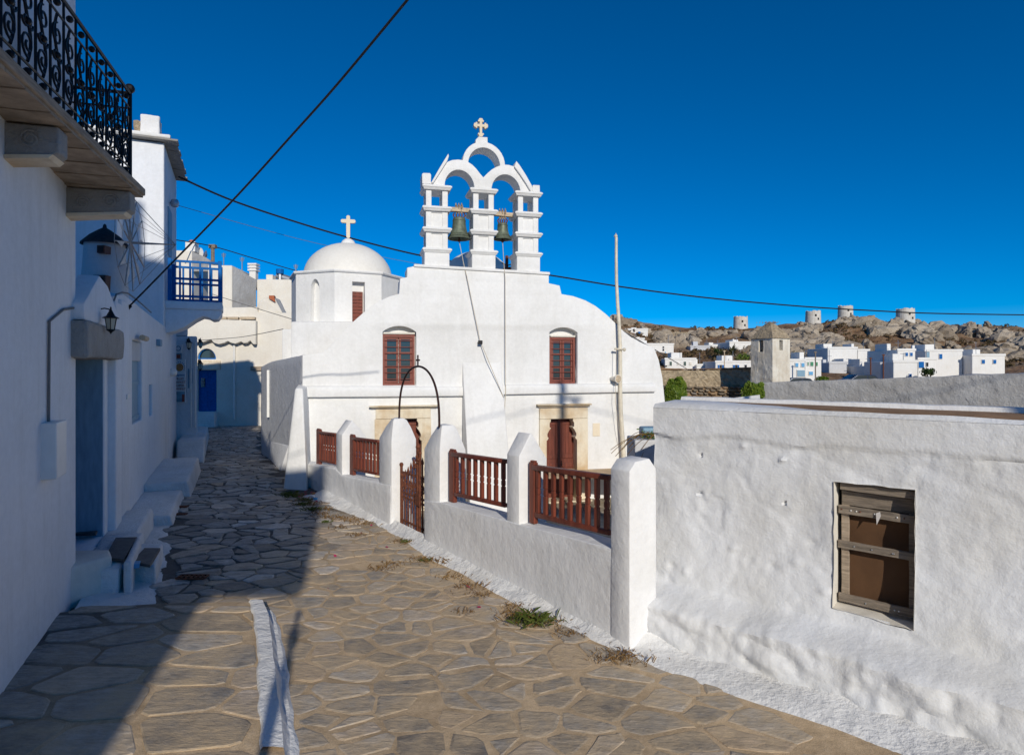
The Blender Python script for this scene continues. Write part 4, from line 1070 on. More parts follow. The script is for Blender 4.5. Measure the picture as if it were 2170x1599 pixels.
# ================================================================== old house on the right
oldh = thing('old_house', 'low old whitewashed house with lumpy plaster and boarded window on the right', 'house', RH(2, 1, 0))
TOPZ = EYE-87/FOC*5.9
wl, wb = RH.hit(1768, 1282); wr, _ = RH.hit(1939, 1160); _, wt = RH.hit(1783, 1021)
_, wb2 = RH.hit(1938, 1306)
def ledge(u): return .40-.008*u
def rh_w(u, v):
    P = Vector((u, v, 3.3)); l = ledge(u)+.05*noise.noise(Vector((u*1.7, 0, 8)))
    bench = sstep(l+.10, l-.05, v)
    w_ = -bench*(.33+.06*noise.noise(Vector((u*1.3, 4, 0))))-.08*sstep(1.1, .4, v)
    lump = .5*noise.noise(P*1.6)+.32*noise.noise(P*4.1)+.16*noise.noise(P*9)
    pit = max(0, abs(noise.noise(P*2.3+Vector((9,0,0))))-.30)
    upper = sstep(TOPZ-.24-.06*noise.noise(Vector((u*2, 1, 0))), TOPZ-.27-.06*noise.noise(Vector((u*2, 1, 0))), v)
    lump = .55*noise.noise(P*1.3)+.22*noise.noise(P*4.3)+.20*noise.noise(P*10)+.16*noise.noise(P*21)
    w_ -= lump*(.021+.05*bench)*(.25+.75*upper)-pit*.05*upper
    w_ -= (1-upper)*.016
    w_ += upper*.007*max(0, .09-abs(noise.noise(Vector((u*1.1+3, v*1.4, 2))+Vector((noise.noise(P*3)*.25, noise.noise(P*3.3)*.25, 0)))))/.09
    ridgy = abs(noise.noise(Vector((u*2.4+v*1.1, v*3.6, 5))))
    w_ += bench*.09*(.25-ridgy)
    # patch where the render fell off
    r = math.hypot((u-RHP[0])/.26, (v-RHP[1])/.20)+1.1*noise.noise(P*3.1)+.45*noise.noise(P*9)
    w_ += .010*sstep(.72, .62, r)+.006*sstep(.34, .42, noise.noise(P*1.9+Vector((4,1,0)))+.25*noise.noise(P*8))*upper
    for (cu_, cv_, cr_, cd_) in CHIPS:
        q = math.hypot((u-cu_)/cr_, (v-cv_)/(cr_*.7))
        if q < 1.3: w_ += cd_*sstep(1.1, .5, q+.3*noise.noise(P*14))
    return w_
CHIPS = [(*RH.hit(x, y), r, d) for x, y, r, d in ((1483,963,.022,.03),(1484,1045,.03,.03),(1577,945,.04,-.018),(1660,973,.035,-.022),(1661,1066,.016,.03),(1430,1195,.05,.016),(1460,1205,.05,-.016),(1555,1160,.05,-.014),(1590,1185,.04,.014),(1690,1190,.06,-.014),(1720,1150,.04,.012),(1640,1200,.05,.012),(1750,1250,.05,-.014),(1560,870,.03,.01))]
RHP = RH.hit(1512, 1085)
du = .022; nu = int(5.2/du); nv = int((TOPZ+.35)/du); mb = MB(); vv = []; idx = {}
for j in range(nv+1):
    for i in range(nu+1):
        u = i*du; v = -.35+(TOPZ+.35)*j/nv
        inw = wl-.001 < u < wr+.001 and wb-.001 < v < wt+.001
        w_ = rh_w(u, v)
        if i == 0: w_ += .0
        idx[i, j] = len(vv); vv.append(RH(u, w_, v+(.015*noise.noise(Vector((u*1.5, 0, 0))) if j == nv else 0)))
ff = []
for j in range(nv):
    for i in range(nu):
        uc, vc = (i+.5)*du, -.35+(TOPZ+.35)*(j+.5)/nv
        if wl < uc < wr and wb-(uc-wl)*.05 < vc < wt: continue
        ff.append((idx[i,j], idx[i+1,j], idx[i+1,j+1], idx[i,j+1]))
mb.add(vv, ff); wallo = mb.build('front_wall', M['white_wall'], oldh, smooth=True)
# end wall, top lip, roof
mb = MB(); n = 30
for k in range(n+1):
    v = -.9+(TOPZ+.9)*k/n; mb.v += [RH(0, rh_w(0, max(v,-.35)), v), RH(0, .2, v), RH(.02*math.sin(k), 3.2, v)]
mb.f = [(k*3+i, k*3+i+1, k*3+i+4, k*3+i+3) for k in range(n) for i in range(2)]; mb.m = [0]*len(mb.f)
mb.build('end_wall', M['white_wall'], oldh, smooth=True)
mb = MB(); vv = []; m = 60
for i in range(m+1):
    u = 5.2*i/m; j = .012*noise.noise(Vector((u*2, 3, 0)))
    wk = .54-.36*sstep(.1, 2.2, u)+.03*noise.noise(Vector((u*2.5, 6, 0))); vv += [RH(u, rh_w(u, TOPZ)-.004, TOPZ-.004), RH(u, .02, TOPZ+.03+j), RH(u, wk-.06, TOPZ+.05-.035*sstep(.4, 1.8, u)+j), RH(u, wk, TOPZ+.02-.03*sstep(.4, 1.8, u))]
mb.add(vv, [(i*4+k, i*4+k+1, i*4+5+k, i*4+4+k) for i in range(m) for k in range(3)]); mb.build('wall_lip', M['white_wall'], oldh, smooth=True)
mb = MB(); vv = []
for i in range(m+1):
    u = 5.2*i/m; j = .02*noise.noise(Vector((u*1.2, 7, 0)))
    vv += [RH(u, .17, TOPZ-.02), RH(u, .35, TOPZ+.03+j), RH(u, .75, TOPZ+.045+j), RH(u, 3.2, TOPZ-.5)]
mb.add(vv, [(i*4+k, i*4+k+1, i*4+5+k, i*4+4+k) for i in range(m) for k in range(3)]); mb.build('roof', M['earth'], oldh, smooth=True)
mb = MB(); vv = []
for i in range(m+1):
    u = 4.2*i/m; j = .012*noise.noise(Vector((u*4, 2, 0)))
    vv += [RH(u, .60, TOPZ+.03), RH(u, .62, TOPZ+.075+j), RH(u, .74, TOPZ+.075+j), RH(u, .78, TOPZ-.03)]
mb.add(vv, [(i*4+k, i*4+k+1, i*4+5+k, i*4+4+k) for i in range(m) for k in range(3)]); mb.build('roof_kerb', M['white_rough'], oldh, smooth=True)
# window reveal
mb = MB(); D = .20
for (a, b) in (((wl,wb),(wl,wt)), ((wl,wt),(wr,wt)), ((wr,wt),(wr,wb-.05*(wr-wl))), ((wr,wb-.05*(wr-wl)),(wl,wb))):
    nn = 10; vv = []
    for i in range(nn+1):
        u = a[0]+(b[0]-a[0])*i/nn; v = a[1]+(b[1]-a[1])*i/nn; k = .008*noise.noise(Vector((u*9, v*9, 0)))
        vv += [RH(u+k, rh_w(u, v)-.012, v+k), RH(u+k*.5, .06, v+k), RH(u, D, v)]
    mb.add(vv, [(i*3+q, i*3+q+1, i*3+4+q, i*3+3+q) for i in range(nn) for q in range(2)])
mb.build('window_reveal', M['cream'], oldh, smooth=True)
owin = MB(); owin.box(RH, wl-.02, wr+.02, .19, .21, wb-.08, wt+.02); owin = owin.build('window', M['dark'], oldh, label='small boarded window with brown sacking')
def tilt(u): return -.10*(u-wl)
def plank(name, y0, y1, u0, u1, w0, w1, mat, tl=None):
    s = -.02 if tl is None else tl; L = u1-u0
    mb = MB(); mb.hexa([RH(u0,w0,y0), RH(u1,w0,y0+s*L), RH(u1,w1,y0+s*L), RH(u0,w1,y0), RH(u0,w0,y1), RH(u1,w0,y1+s*L), RH(u1,w1,y1+s*L), RH(u0,w1,y1)])
    return mb.build(name, M[mat], owin, bevel=.004, cuts=.08, rough=(.004, 14))
Hh = wt-wb
def fy(f): return wb+Hh*f
fw0 = wl+.03
plank('lintel_board', fy(.93), fy(.99), fw0, wr-.005, .05, .15, 'old_wood')
plank('board', fy(.80), fy(.915), fw0, wr-.02, .115, .14, 'old_wood')
plank('stile', fy(.02), fy(.80), fw0, fw0+.055, .105, .135, 'old_wood_pale', 0)
plank('stile', fy(.0), fy(.80), wr-.05, wr-.01, .105, .135, 'old_wood', 0)
plank('slat', fy(.735), fy(.80), fw0-.015, wr-.005, .07, .10, 'old_wood')
plank('slat', fy(.455), fy(.515), fw0-.02, wr-.005, .07, .10, 'old_wood')
plank('slat', fy(.02), fy(.085), fw0-.015, wr-.005, .07, .10, 'old_wood')
mb = MB(); nn = 16; vv = []
for j in range(nn+1):
    for i in range(nn+1):
        u = fw0+.045+(wr-.05-fw0-.045)*i/nn; v = fy(.05)+(fy(.76)-fy(.05))*j/nn
        vv.append(RH(u+(.02*noise.noise(Vector((v*6,1,0))) if i == 0 else 0), .150+.012*noise.noise(Vector((u*6, v*6, 2))), v))
mb.add(vv, [(j*(nn+1)+i, j*(nn+1)+i+1, (j+1)*(nn+1)+i+1, (j+1)*(nn+1)+i) for j in range(nn) for i in range(nn)]); mb.build('sacking', M['burlap'], owin, smooth=True)
mb = MB(); mb.hexa([RH(wl-.02,-.03,wb-.06), RH(wr+.01,-.05,wb-.10), RH(wr+.01,.19,wb-.10), RH(wl-.02,.19,wb-.06), RH(wl-.02,-.02,wb-.012), RH(wr+.01,-.04,wb-.05), RH(wr+.01,.19,wb-.03), RH(wl-.02,.19,wb+.005)])
mb.build('sill', M['marble'], owin, bevel=.012, cuts=.08, rough=(.008, 9))
rng = random.Random(4)
for k in range(14):
    f = rng.choice((.77,.485,.05)); u = rng.uniform(fw0, wr-.05); mb = MB(); mb.ball(RH(u, .066, fy(f)-.02*(u-fw0)), .006, 5); mb.build('nail', M[rng.choice(('grey_metal','pvc','rust'))], owin)
u = fw0+.25; mb = MB(); mb.add([RH(u,.06,fy(.775)), RH(u+.035,.05,fy(.76)), RH(u+.01,.03,fy(.69)), RH(u+.028,.062,fy(.79))], [(0,1,2),(0,3,1)]); mb.build('torn_scrap', M['sail'], owin)
# ================================================================== left row of houses
la = ((227-CX)/FOC, (2.5-.25)*FOC/358); la = (la[0]*la[1], la[1])
lb = ((345-CX)/FOC, (2.5-.25)*FOC/204); lb = (lb[0]*lb[1], lb[1])
LP = Frame(la, math.atan2(lb[1]-la[1], lb[0]-la[0]))       # street face of the left row; u runs up the lane, w into the houses
def Lh(x, y, w=0.0): return LP.hit(x, y, w)
def lrect(x0, y0, x1, y1):
    ua, va = Lh(x0, (y0+y1)/2); ub, _ = Lh(x1, (y0+y1)/2); xm = (x0+x1)/2
    return ua, ub, Lh(xm, y1)[1], Lh(xm, y0)[1]

# low house with the stone lintel door (its roof carries the model windmill)
h1 = thing('low_house', 'low bluish white house in shade with stone lintel door and model windmill on its roof', 'house', LP(2, 1, 0))
u_end = Lh(352, 800)[0]; u_near = -7.5
zr1 = Lh(262, 622)[1]; zr2 = Lh(318, 667)[1]
holes = []
dd = lrect(176, 760, 222, 1128); dd = (dd[0]-.35, dd[1], .28, dd[3])
holes.append([(dd[0], dd[2]), (dd[1], dd[2]), (dd[1], dd[3]), (dd[0], dd[3])])
w1 = lrect(280, 722, 302, 894); holes.append([(w1[0], w1[2]), (w1[1], w1[2]), (w1[1], w1[3]), (w1[0], w1[3])])
w2 = lrect(316, 815, 323, 881); holes.append([(w2[0], w2[2]), (w2[1], w2[2]), (w2[1], w2[3]), (w2[0], w2[3])])
d3 = lrect(349, 805, 359, 978); d3 = (d3[0], d3[1], .18, d3[3])
uA = Lh(236, 700)[0]; uB = Lh(178, 700)[0]; vA = Lh(236, 690)[1]
outl = [(u_near, -.4), (u_end+1.6, -.4), (u_end+1.6, zr2-.1), (Lh(318,667)[0], zr2), (Lh(290,645)[0], Lh(290,644)[1]), (Lh(262,622)[0], zr1), (Lh(240,627)[0], Lh(240,627)[1]), (Lh(178,650)[0], Lh(178,650)[1]), (Lh(150,680)[0], Lh(150,680)[1]), (u_near, Lh(150,680)[1])]
d3o = [(d3[0], d3[2]), (d3[1], d3[2]), (d3[1], d3[3]), (d3[0], d3[3])]; holes.append(d3o)
mb = MB(); mb.prism(LP, outl, 0, .45, holes); mb.build('street_wall', M['white_blue'], h1, bevel=.03, smooth=True)
mb = MB(); mb.prism(LP, [(u_near, zr1-2.0), (u_end+1.6, zr2-.6), (u_end+1.6, zr2-.2), (Lh(262,622)[0], zr1-.06), (Lh(240,627)[0], Lh(240,627)[1]-.05), (Lh(178,650)[0], Lh(178,650)[1]-.05), (u_near, Lh(150,680)[1]-.05)], .45, 5); mb.build('roof', M['white_blue'], h1)
mb = MB(); pts = [LP(Lh(x, y)[0], -.02, Lh(x, y)[1]+.02) for x, y in ((236,660),(238,640),(243,626),(255,622),(268,624),(285,636),(302,650),(318,664))]; mb.tube(pts, .012, 5); mb.build('roof_cable', M['cable_pale'], h1)
# pilaster and door
mb = MB(); a, b = Lh(229, 900)[0], Lh(243, 900)[0]; mb.box(LP, a, b, -.09, .1, .1, Lh(236, 640)[1]); mb.build('pilaster', M['white_blue'], h1, bevel=.03, seg=3, smooth=True)
a, b = Lh(257, 900)[0], Lh(266, 900)[0]; mb = MB(); mb.box(LP, Lh(250,900)[0], b, -.05, .1, .15, Lh(262,640)[1]); mb.build('pilaster', M['white_blue'], h1, bevel=.03, seg=3, smooth=True)
mb = MB(); mb.box(LP, dd[0], dd[1], .42, .46, dd[2], dd[3]); dr = mb.build('door', M['blue_deep'], h1, label='dark blue door under a stone lintel')
for k in range(4):
    mb = MB(); s = (dd[1]-dd[0])/4; mb.box(LP, dd[0]+k*s+.02, dd[0]+(k+1)*s-.02, .40, .421, dd[2]+.05, dd[3]-.05); mb.build('door_board', M['blue_deep'], dr, bevel=.006)
mb = MB(); mb.box(LP, dd[1]-.02, dd[1]+.012, .02, .41, dd[2], dd[3]); mb.build('door_reveal', M['blue_grey'], h1)
ls = lrect(170, 692, 233, 760); mb = MB(); mb.box(LP, ls[0]-.5, ls[1], -.16, .3, dd[3], ls[3]); mb.build('lintel', M['greystone'], h1, bevel=.03, cuts=.12, rough=(.03, 6))
# gabled hood above the lintel
a, b = Lh(150, 650)[0], Lh(238, 650)[0]; ap = Lh(186, 600)
mb = MB(); mb.prism(LP, [(a, ls[3]+.004), (b, ls[3]+.004), (Lh(232,680)[0], Lh(232,672)[1]), (Lh(205,620)[0], Lh(205,604)[1]), (ap[0], ap[1]+.1), (a, ap[1]-.3)], -.12, .1); mb.build('door_hood', M['white_blue'], h1, bevel=.03, smooth=True)
# shutters and doors in recesses
def recess(r, dep, mat, name, lab=None):
    mb = MB(); mb.box(LP, r[0]-.01, r[1]+.01, dep, dep+.05, r[2]-.01, r[3]+.01); return mb.build(name, M[mat], h1, label=lab)
s1 = recess(w1, .07, 'blue_grey', 'shutter', 'tall narrow blue grey shutter')
for f in (.05, .48, .92):
    mb = MB(); v = w1[2]+(w1[3]-w1[2])*f; mb.box(LP, w1[0]+.02, w1[1]-.02, .05, .071, v-.03, v+.03); mb.build('shutter_batten', M['blue_grey'], s1)
for f in (.12, .8):
    v = w1[2]+(w1[3]-w1[2])*f; mb = MB(); mb.box(LP, w1[0]-.01, w1[0]+.05, .035, .07, v-.06, v+.06); mb.build('hinge', M['iron'], s1)
mb = MB(); mb.box(LP, w1[0], w1[1], .03, .069, w1[3]-.35, w1[3]-.02); mb.build('meter_box', M['grey_smooth'], s1, bevel=.01)
recess(w2, .06, 'blue_grey', 'shutter'); d3b = recess(d3, .10, 'blue_light', 'door', 'narrow light blue door at the end of the bench')
mb = MB(); mb.ball(LP((d3[0]+d3[1])/2-.2, .07, 1.1), .03, 6); mb.build('door_knob', M['chain'], d3b)
mb = MB(); a = LP(Lh(291,718)[0], -.1, Lh(291,716)[1]); mb.tube([a-LP.ex*.22, a+LP.ex*.3], .05, 8); mb.build('lamp_tube', M['beam'], h1)
for (x0, y0, x1, y1, dpt, mt) in ((259,835,264,845,.07,'pvc'), (331,719,335,733,.08,'blue_grey')):
    r = lrect(x0, y0, x1, y1); mb = MB(); mb.box(LP, r[0], r[1], -dpt, 0, r[2], r[3]); mb.build('wall_box', M[mt], h1, bevel=.008)
polytube('conduit', [LP(Lh(261,840)[0], -.03, Lh(261,845)[1]), LP(Lh(260,880)[0], -.03, Lh(260,910)[1])], .015, 'pvc', parent=h1)
wl_ = thing('wall_light', 'round white bulkhead lamp beside the narrow light blue door', 'lamp', LP(Lh(363,789)[0], -.1, Lh(363,789)[1]))
mb = MB(); c = LP(Lh(361,789)[0], -.05, Lh(361,789)[1]); mb.ball(c, .11, 10); mb.build('globe', M['pvc'], wl_, smooth=True)
mb = MB(); mb.tube([c, c+LP.ey*.08], .06, 10); mb.build('mount', M['grey_metal'], wl_)
# step bench along the wall
bn = thing('step_bench', 'whitewashed stepped bench running along the shaded house wall', 'bench', LP(3, -.4, 0))
def lslab(u0, u1, w0, z1, name='bench_step', z0=-.3, mat='white_step', par=None, w1=.02, flare=.12):
    mb = MB(); mb.hexa([LP(u0-.02, w0-flare, z0), LP(u1+.05, w0-flare, z0), LP(u1, w1, z0), LP(u0, w1, z0), LP(u0, w0, z1), LP(u1, w0, z1), LP(u1, w1, z1), LP(u0, w1, z1)])
    return mb.build(name, M[mat], par or bn, bevel=.04, seg=3, smooth=True, cuts=.25, rough=(.025, 2.3))
ub0 = Lh(305, 1040)[0]; ub1 = Lh(346, 979)[0]
lslab(ub0, ub1+.15, -.72, .30)
lslab(Lh(262,1095)[0], ub0-.02, -.62, .16)
lslab(Lh(205,1160)[0], Lh(262,1095)[0]-.02, -.38, .30, flare=.05)
# door steps with slate treads
ds = thing('door_steps', 'whitewashed door steps with dark slate treads below the dark blue door', 'steps', LP(-.8, -.6, 0))
def tread(q, z, name, mat, th=.035):
    P = [px(x, y, FOC*(EYE-z)/(y-CY)) for x, y in q]
    mb = MB(); mb.hexa([p-Vector((0,0,th)) for p in P]+P); return mb.build(name, M[mat], ds, bevel=.006)
def block(q, z, name, mat='white_step', zb=-.1, flare=1.0):
    P = [px(x, y, FOC*(EYE-z)/(y-CY)) for x, y in q]; B = [Vector((p.x, p.y, zb)) for p in P]
    mb = MB(); mb.hexa(B+P); return mb.build(name, M[mat], ds, bevel=.03, seg=3, smooth=True, cuts=.2, rough=(.015, 3))
block([(150,1210),(250,1205),(305,1128),(235,1128)], .30, 'step_block')
tread([(222,1180),(262,1184),(291,1137),(245,1138)], .345, 'slate_tread', 'slate')
block([(236,1192),(330,1200),(345,1150),(290,1150)], .22, 'step_block')
tread([(280,1188),(318,1196),(340,1160),(306,1160)], .262, 'slate_tread', 'slate')
block([(262,1190),(278,1190),(300,1138),(288,1137)], .37, 'parapet')
tread([(233,1199),(295,1194),(298,1187),(236,1190)], .275, 'blue_edge', 'blue_light', .05)
block([(110,1215),(238,1176),(232,1163),(120,1166)], .42, 'corner_block', 'cream')
block([(60,1130),(205,1128),(215,1112),(70,1110)], .33, 'step_block')
tread([(70,1131),(203,1129),(214,1112),(80,1112)], .365, 'slate_tread', 'slate')

# two-storey house nearest the viewer on the left, with the iron balcony
h0 = thing('balcony_house', 'two storey shaded house at the left edge with an iron balcony', 'house', LP(-5, 1, 0))
ue = Lh(158, 500)[0]
mb = MB(); mb.prism(LP, [(-8.9, -.4), (ue, -.4), (ue, 6.4), (-8.9, 6.4)], -.014, 4.5); mb.build('upper_wall', M['white_blue'], h0, bevel=.03)
C0 = px(275, 388, 6.5); BF = Frame(C0.xy, math.atan2(-.956, .292)); SZ = C0.z           # u towards the viewer; w>0 towards the right
def B_(u, w, v): return BF.o+BF.ex*u+Vector((.956,.292,0))*w+Vector((0,0,v))
balc = MB(); balc.box(B_, -.12, 3.4, -1.15, .12, SZ-.10, SZ-.02); balc.box(B_, -.08, 3.4, -1.1, .08, SZ-.019, SZ+.01)
balc = balc.build('balcony', M['old_wood_pale'], h0, bevel=.015, label='stone slab balcony with scrolled black iron railing')
for k in range(26):
    u = -.1+k*.13; mb = MB(); mb.box(B_, u, u+.124, -1.1, .10, SZ-.122-.004*(k % 3), SZ-.101); mb.build('ceiling_board', M['old_wood_pale'], balc)
def console(u):
    mb = MB(); pr = [(-1.1,-.46),(-.6,-.44),(-.2,-.40),(.02,-.36),(.06,-.33),(.06,-.14),(-1.1,-.14)]
    mb.add([B_(u-.09, a, SZ+b) for a, b in pr]+[B_(u+.09, a, SZ+b) for a, b in pr], [tuple(range(7)), tuple(range(13,6,-1))]+[(i, (i+1) % 7, (i+1) % 7+7, i+7) for i in range(7)])
    cc = mb.build('console', M['greystone'], balc, bevel=.012, label='carved marble console')
    for (a, b, s) in ((-.12,-.25,.075), (-.36,-.29,.065), (-.6,-.30,.06)):
        mb = MB(); mb.tube([B_(u+.092, a+s*(1-i/26)*math.cos(i*.62), SZ+b+s*(1-i/26)*math.sin(i*.62)) for i in range(22)], .011, 5); mb.build('carved_scroll', M['greystone'], cc)
    mb = MB(); mb.add([B_(u-.11, -1.1, SZ-.50), B_(u-.11, .0, SZ-.385), B_(u+.11, .0, SZ-.385), B_(u+.11, -1.1, SZ-.50), B_(u-.11, -1.1, SZ-.465), B_(u-.11, .03, SZ-.355), B_(u+.11, .03, SZ-.355), B_(u+.11, -1.1, SZ-.465)], [(0,3,2,1),(4,5,6,7),(0,1,5,4),(1,2,6,5),(2,3,7,6),(3,0,4,7)]); mb.build('console_edge', M['marble'], cc)
console(.12); console(1.9)
# meter box, cable and shuttered window on the near wall
mb = MB(); mb.box(LP, -3.1, -2.75, -.13, 0, 1.5, 2.0); mb.build('meter_box', M['pvc'], h0, bevel=.012)
polytube('wall_cable', [LP(-2.92,-.03,2.0), LP(-2.9,-.03,2.9), LP(-2.4,-.03,3.05), LP(ue-.2,-.03,3.1)], .012, 'cable_pale', parent=h0)
mb = MB(); mb.box(LP, -5.6, -4.7, -.05, .02, 1.3, 2.7); ws = mb.build('shutter', M['blue_light'], h0, bevel=.01)
for k in range(10):
    mb = MB(); mb.box(LP, -5.5, -4.8, -.065, -.05, 1.38+k*.128, 1.46+k*.128); mb.build('louvre', M['blue_light'], ws)
# iron railing
RH_ = .95
def ironrail(p0, p1, n, first):
    """p0,p1: (u,w) ends"""
    def Q(f, v, off=0): return B_(p0[0]+(p1[0]-p0[0])*f, p0[1]+(p1[1]-p0[1])*f, SZ+v)
    L = math.hypot(p1[0]-p0[0], p1[1]-p0[1])
    for v, r in ((.06,.014), (.16,.010), (RH_-.16,.010), (RH_,.018)):
        mb = MB(); mb.tube([Q(0,v), Q(1,v)], r, 6); mb.build('rail', M['iron'], balc)
    for k in range(n+1):
        f = k/n; mb = MB(); mb.tube([Q(f,.0), Q(f,RH_)], .010, 5); mb.build('bar', M['iron'], balc)
    for k in range(n):
        f = (k+.5)/n; h = .5/n*.86
        def sc(cx_, cz, rr, turns, flip, st=0):
            pts = []
            for i in range(20):
                t = i/19; a = st+flip*t*turns*2*math.pi; q = rr*(1-.78*t); pts.append(Q(f+(cx_+q*math.cos(a))/L, cz+q*math.sin(a)))
            mb = MB(); mb.tube(pts, .009, 5); mb.build('iron_scroll', M['iron'], balc)
        s = L/n*.42
        sc(0, .30, s*.9, 1.4, 1, -1.57); sc(0, .62, s*.9, 1.4, -1, 1.57); sc(-s*.3, .46, s*.5, 1.2, 1, 3.1); sc(s*.3, .46, s*.5, 1.2, -1, 0)
        mb = MB(); mb.tube([Q(f+s*.95/L*math.sin(math.pi*i/12-math.pi/2)*math.sin(math.pi*i/12), .18+.6*i/12) for i in range(13)], .011, 5); mb.build('iron_leaf', M['iron'], balc)
        mb = MB(); [(lambda m_: (m_.ball(Q(f,v_), .028, 6), m_.build('rosette', M['iron'], balc)))(MB()) for v_ in (.11, .46, RH_-.08)]
ironrail((0,0), (3.2,0), 13, True); ironrail((0,0), (0,-1.0), 4, False)
mb = MB(); mb.tube([B_(0,0,SZ), B_(0,0,SZ+RH_+.02)], .022, 8); mb.ball(B_(0,0,SZ+RH_+.05), .05, 10); mb.build('corner_post', M['iron'], balc)

# lantern on the pilaster
def lantern(name, label, base, out, size, group=None):
    """base: wall point, out: horizontal direction from the wall"""
    t = thing(name, label, 'lantern', base, group); s = size; up = Vector((0,0,1)); o = out.normalized(); side = o.cross(up)
    mb = MB(); mb.box(lambda u,w_,v: base+side*u+o*w_+up*v, -.035*s, .035*s, -.01, .035*s, -.13*s, .10*s); mb.build('back_plate', M['iron'], t, bevel=.006)
    mb = MB(); mb.tube([base+o*(.03*s)+up*(-.10*s), base+o*(.08*s)+up*(.02*s), base+o*(.16*s)+up*(.10*s), base+o*(.27*s)+up*(.12*s), base+o*(.36*s)+up*(.10*s), base+o*(.40*s)+up*(.05*s)], .014*s, 6); mb.build('arm', M['iron'], t, smooth=True)
    c = base+o*(.40*s)
    mb = MB(); mb.lathe(c, [(.004,.16*s),(.02*s,.13*s),(.02*s,.09*s),(.05*s,.03*s),(.09*s,-.05*s),(.165*s,-.09*s),(.17*s,-.105*s),(.02*s,-.10*s)], 8); mb.build('cap', M['iron'], t)
    mb = MB(); mb.lathe(c, [(.118*s,-.108*s),(.075*s,-.36*s)], 6); mb.build('glass', M['glass_lamp'], t)
    mb = MB()
    for k in range(6):
        a = k*math.pi/3; d = Vector((math.cos(a), math.sin(a), 0)); mb.tube([c+d*.122*s-up*.105*s, c+d*.078*s-up*.365*s], .010*s, 5)
    mb.build('frame', M['iron'], t)
    mb = MB(); mb.lathe(c, [(.085*s,-.355*s),(.09*s,-.375*s),(.05*s,-.40*s),(.02*s,-.43*s),(.004,-.46*s)], 8); mb.build('foot', M['iron'], t)
    return t
m, t_, b_ = mat_new('frosted_lamp_glass'); b_.inputs['Base Color'].default_value = (.55,.53,.42,1); b_.inputs['Roughness'].default_value = .3; M['glass_lamp'] = m
lb0 = px(194, 664, LP(Lh(200,664)[0], 0, 0).y-.25)
lantern('street_lantern', 'black six sided wall lantern on a curved arm above the stone lintel', lb0, Vector((1,.15,0)), .52)

# model windmill on the low roof
WC = px(222, 612, 10.2)
wm = thing('model_windmill', 'model windmill with black conical roof and rigged sail wheel on the low roof', 'windmill', WC)
k = 10.2/FOC
mb = MB(); mb.lathe(Vector((WC.x, WC.y, 0)), [(44*k, WC.z-.5), (43*k, WC.z), (39*k, WC.z+60*k), (37*k, WC.z+98*k)], 28); mb.build('tower', M['grey_smooth'], wm, smooth=True)
mb = MB(); mb.lathe(Vector((WC.x, WC.y, 0)), [(30*k, WC.z+97*k), (44*k, WC.z+92*k), (43*k, WC.z+96*k), (28*k, WC.z+112*k), (12*k, WC.z+124*k), (4*k, WC.z+129*k), (3*k, WC.z+135*k), (.002, WC.z+138*k)], 28); mb.build('cap_roof', M['thatch'], wm, smooth=True)
def mill_opening(x, y, w_, h, dmat):
    a = px(x, y, 10.2-.33); mb = MB(); mb.box(WORLD, a.x-w_/2, a.x+w_/2, a.y-.02, a.y+.2, a.z-h/2, a.z+h/2)
    o = mb.build('mill_window', M['brown_dark'], wm, bevel=.005); mb = MB(); mb.box(WORLD, a.x-w_*.34, a.x+w_*.34, a.y-.03, a.y-.021, a.z-h*.36, a.z+h*.36); mb.build('pane', M['dark'], o)
mill_opening(215, 528, .125, .125, 'dark'); mill_opening(212, 600, .20, .26, 'dark')
hub = px(277, 514, 10.0); back = px(245, 512, 10.15)
# wheel plane tilted so that it shows as a narrow ellipse
wn = Vector((.96, .28, .0)).normalized(); tip = hub+wn*.66; wa = Vector((0,0,1)); wb_ = wn.cross(wa).normalized(); WR = 103*10/FOC
wtips = []
for i in range(12):
    a = 2*math.pi*i/12+.15; d = wa*math.cos(a)+wb_*math.sin(a); tp_ = hub+d*WR; wtips.append((tp_, d))
    mb = MB(); mb.tube([hub, tp_], [.014,.009], 5); sp_ = mb.build('spar', M['spar'], wm)
    mb = MB(); mb.tube([tp_, tip], .0035, 4); mb.build('stay', M['spar'], wm)
    # half furled cloth
    e = (wa*math.cos(a+.16)+wb_*math.sin(a+.16)); mb = MB(); mb.add([hub+d*WR*.42+wn*.012, hub+d*WR*.93+wn*.012, hub+e*WR*.66+wn*.016], [(0,1,2)]); mb.build('sail', M['sail'], wm)
mb = MB(); mb.tube([back, hub, tip], [.022,.022,.010], 6); mb.build('axle', M['spar'], wm)
mb = MB(); mb.tube([p for p, _ in wtips]+[wtips[0][0]], .0045, 4); mb.build('wheel_rope', M['spar'], wm)
mb = MB(); mb.tube([hub+d*WR*.55 for _, d in wtips]+[hub+wtips[0][1]*WR*.55], .0035, 4); mb.build('wheel_rope', M['spar'], wm)

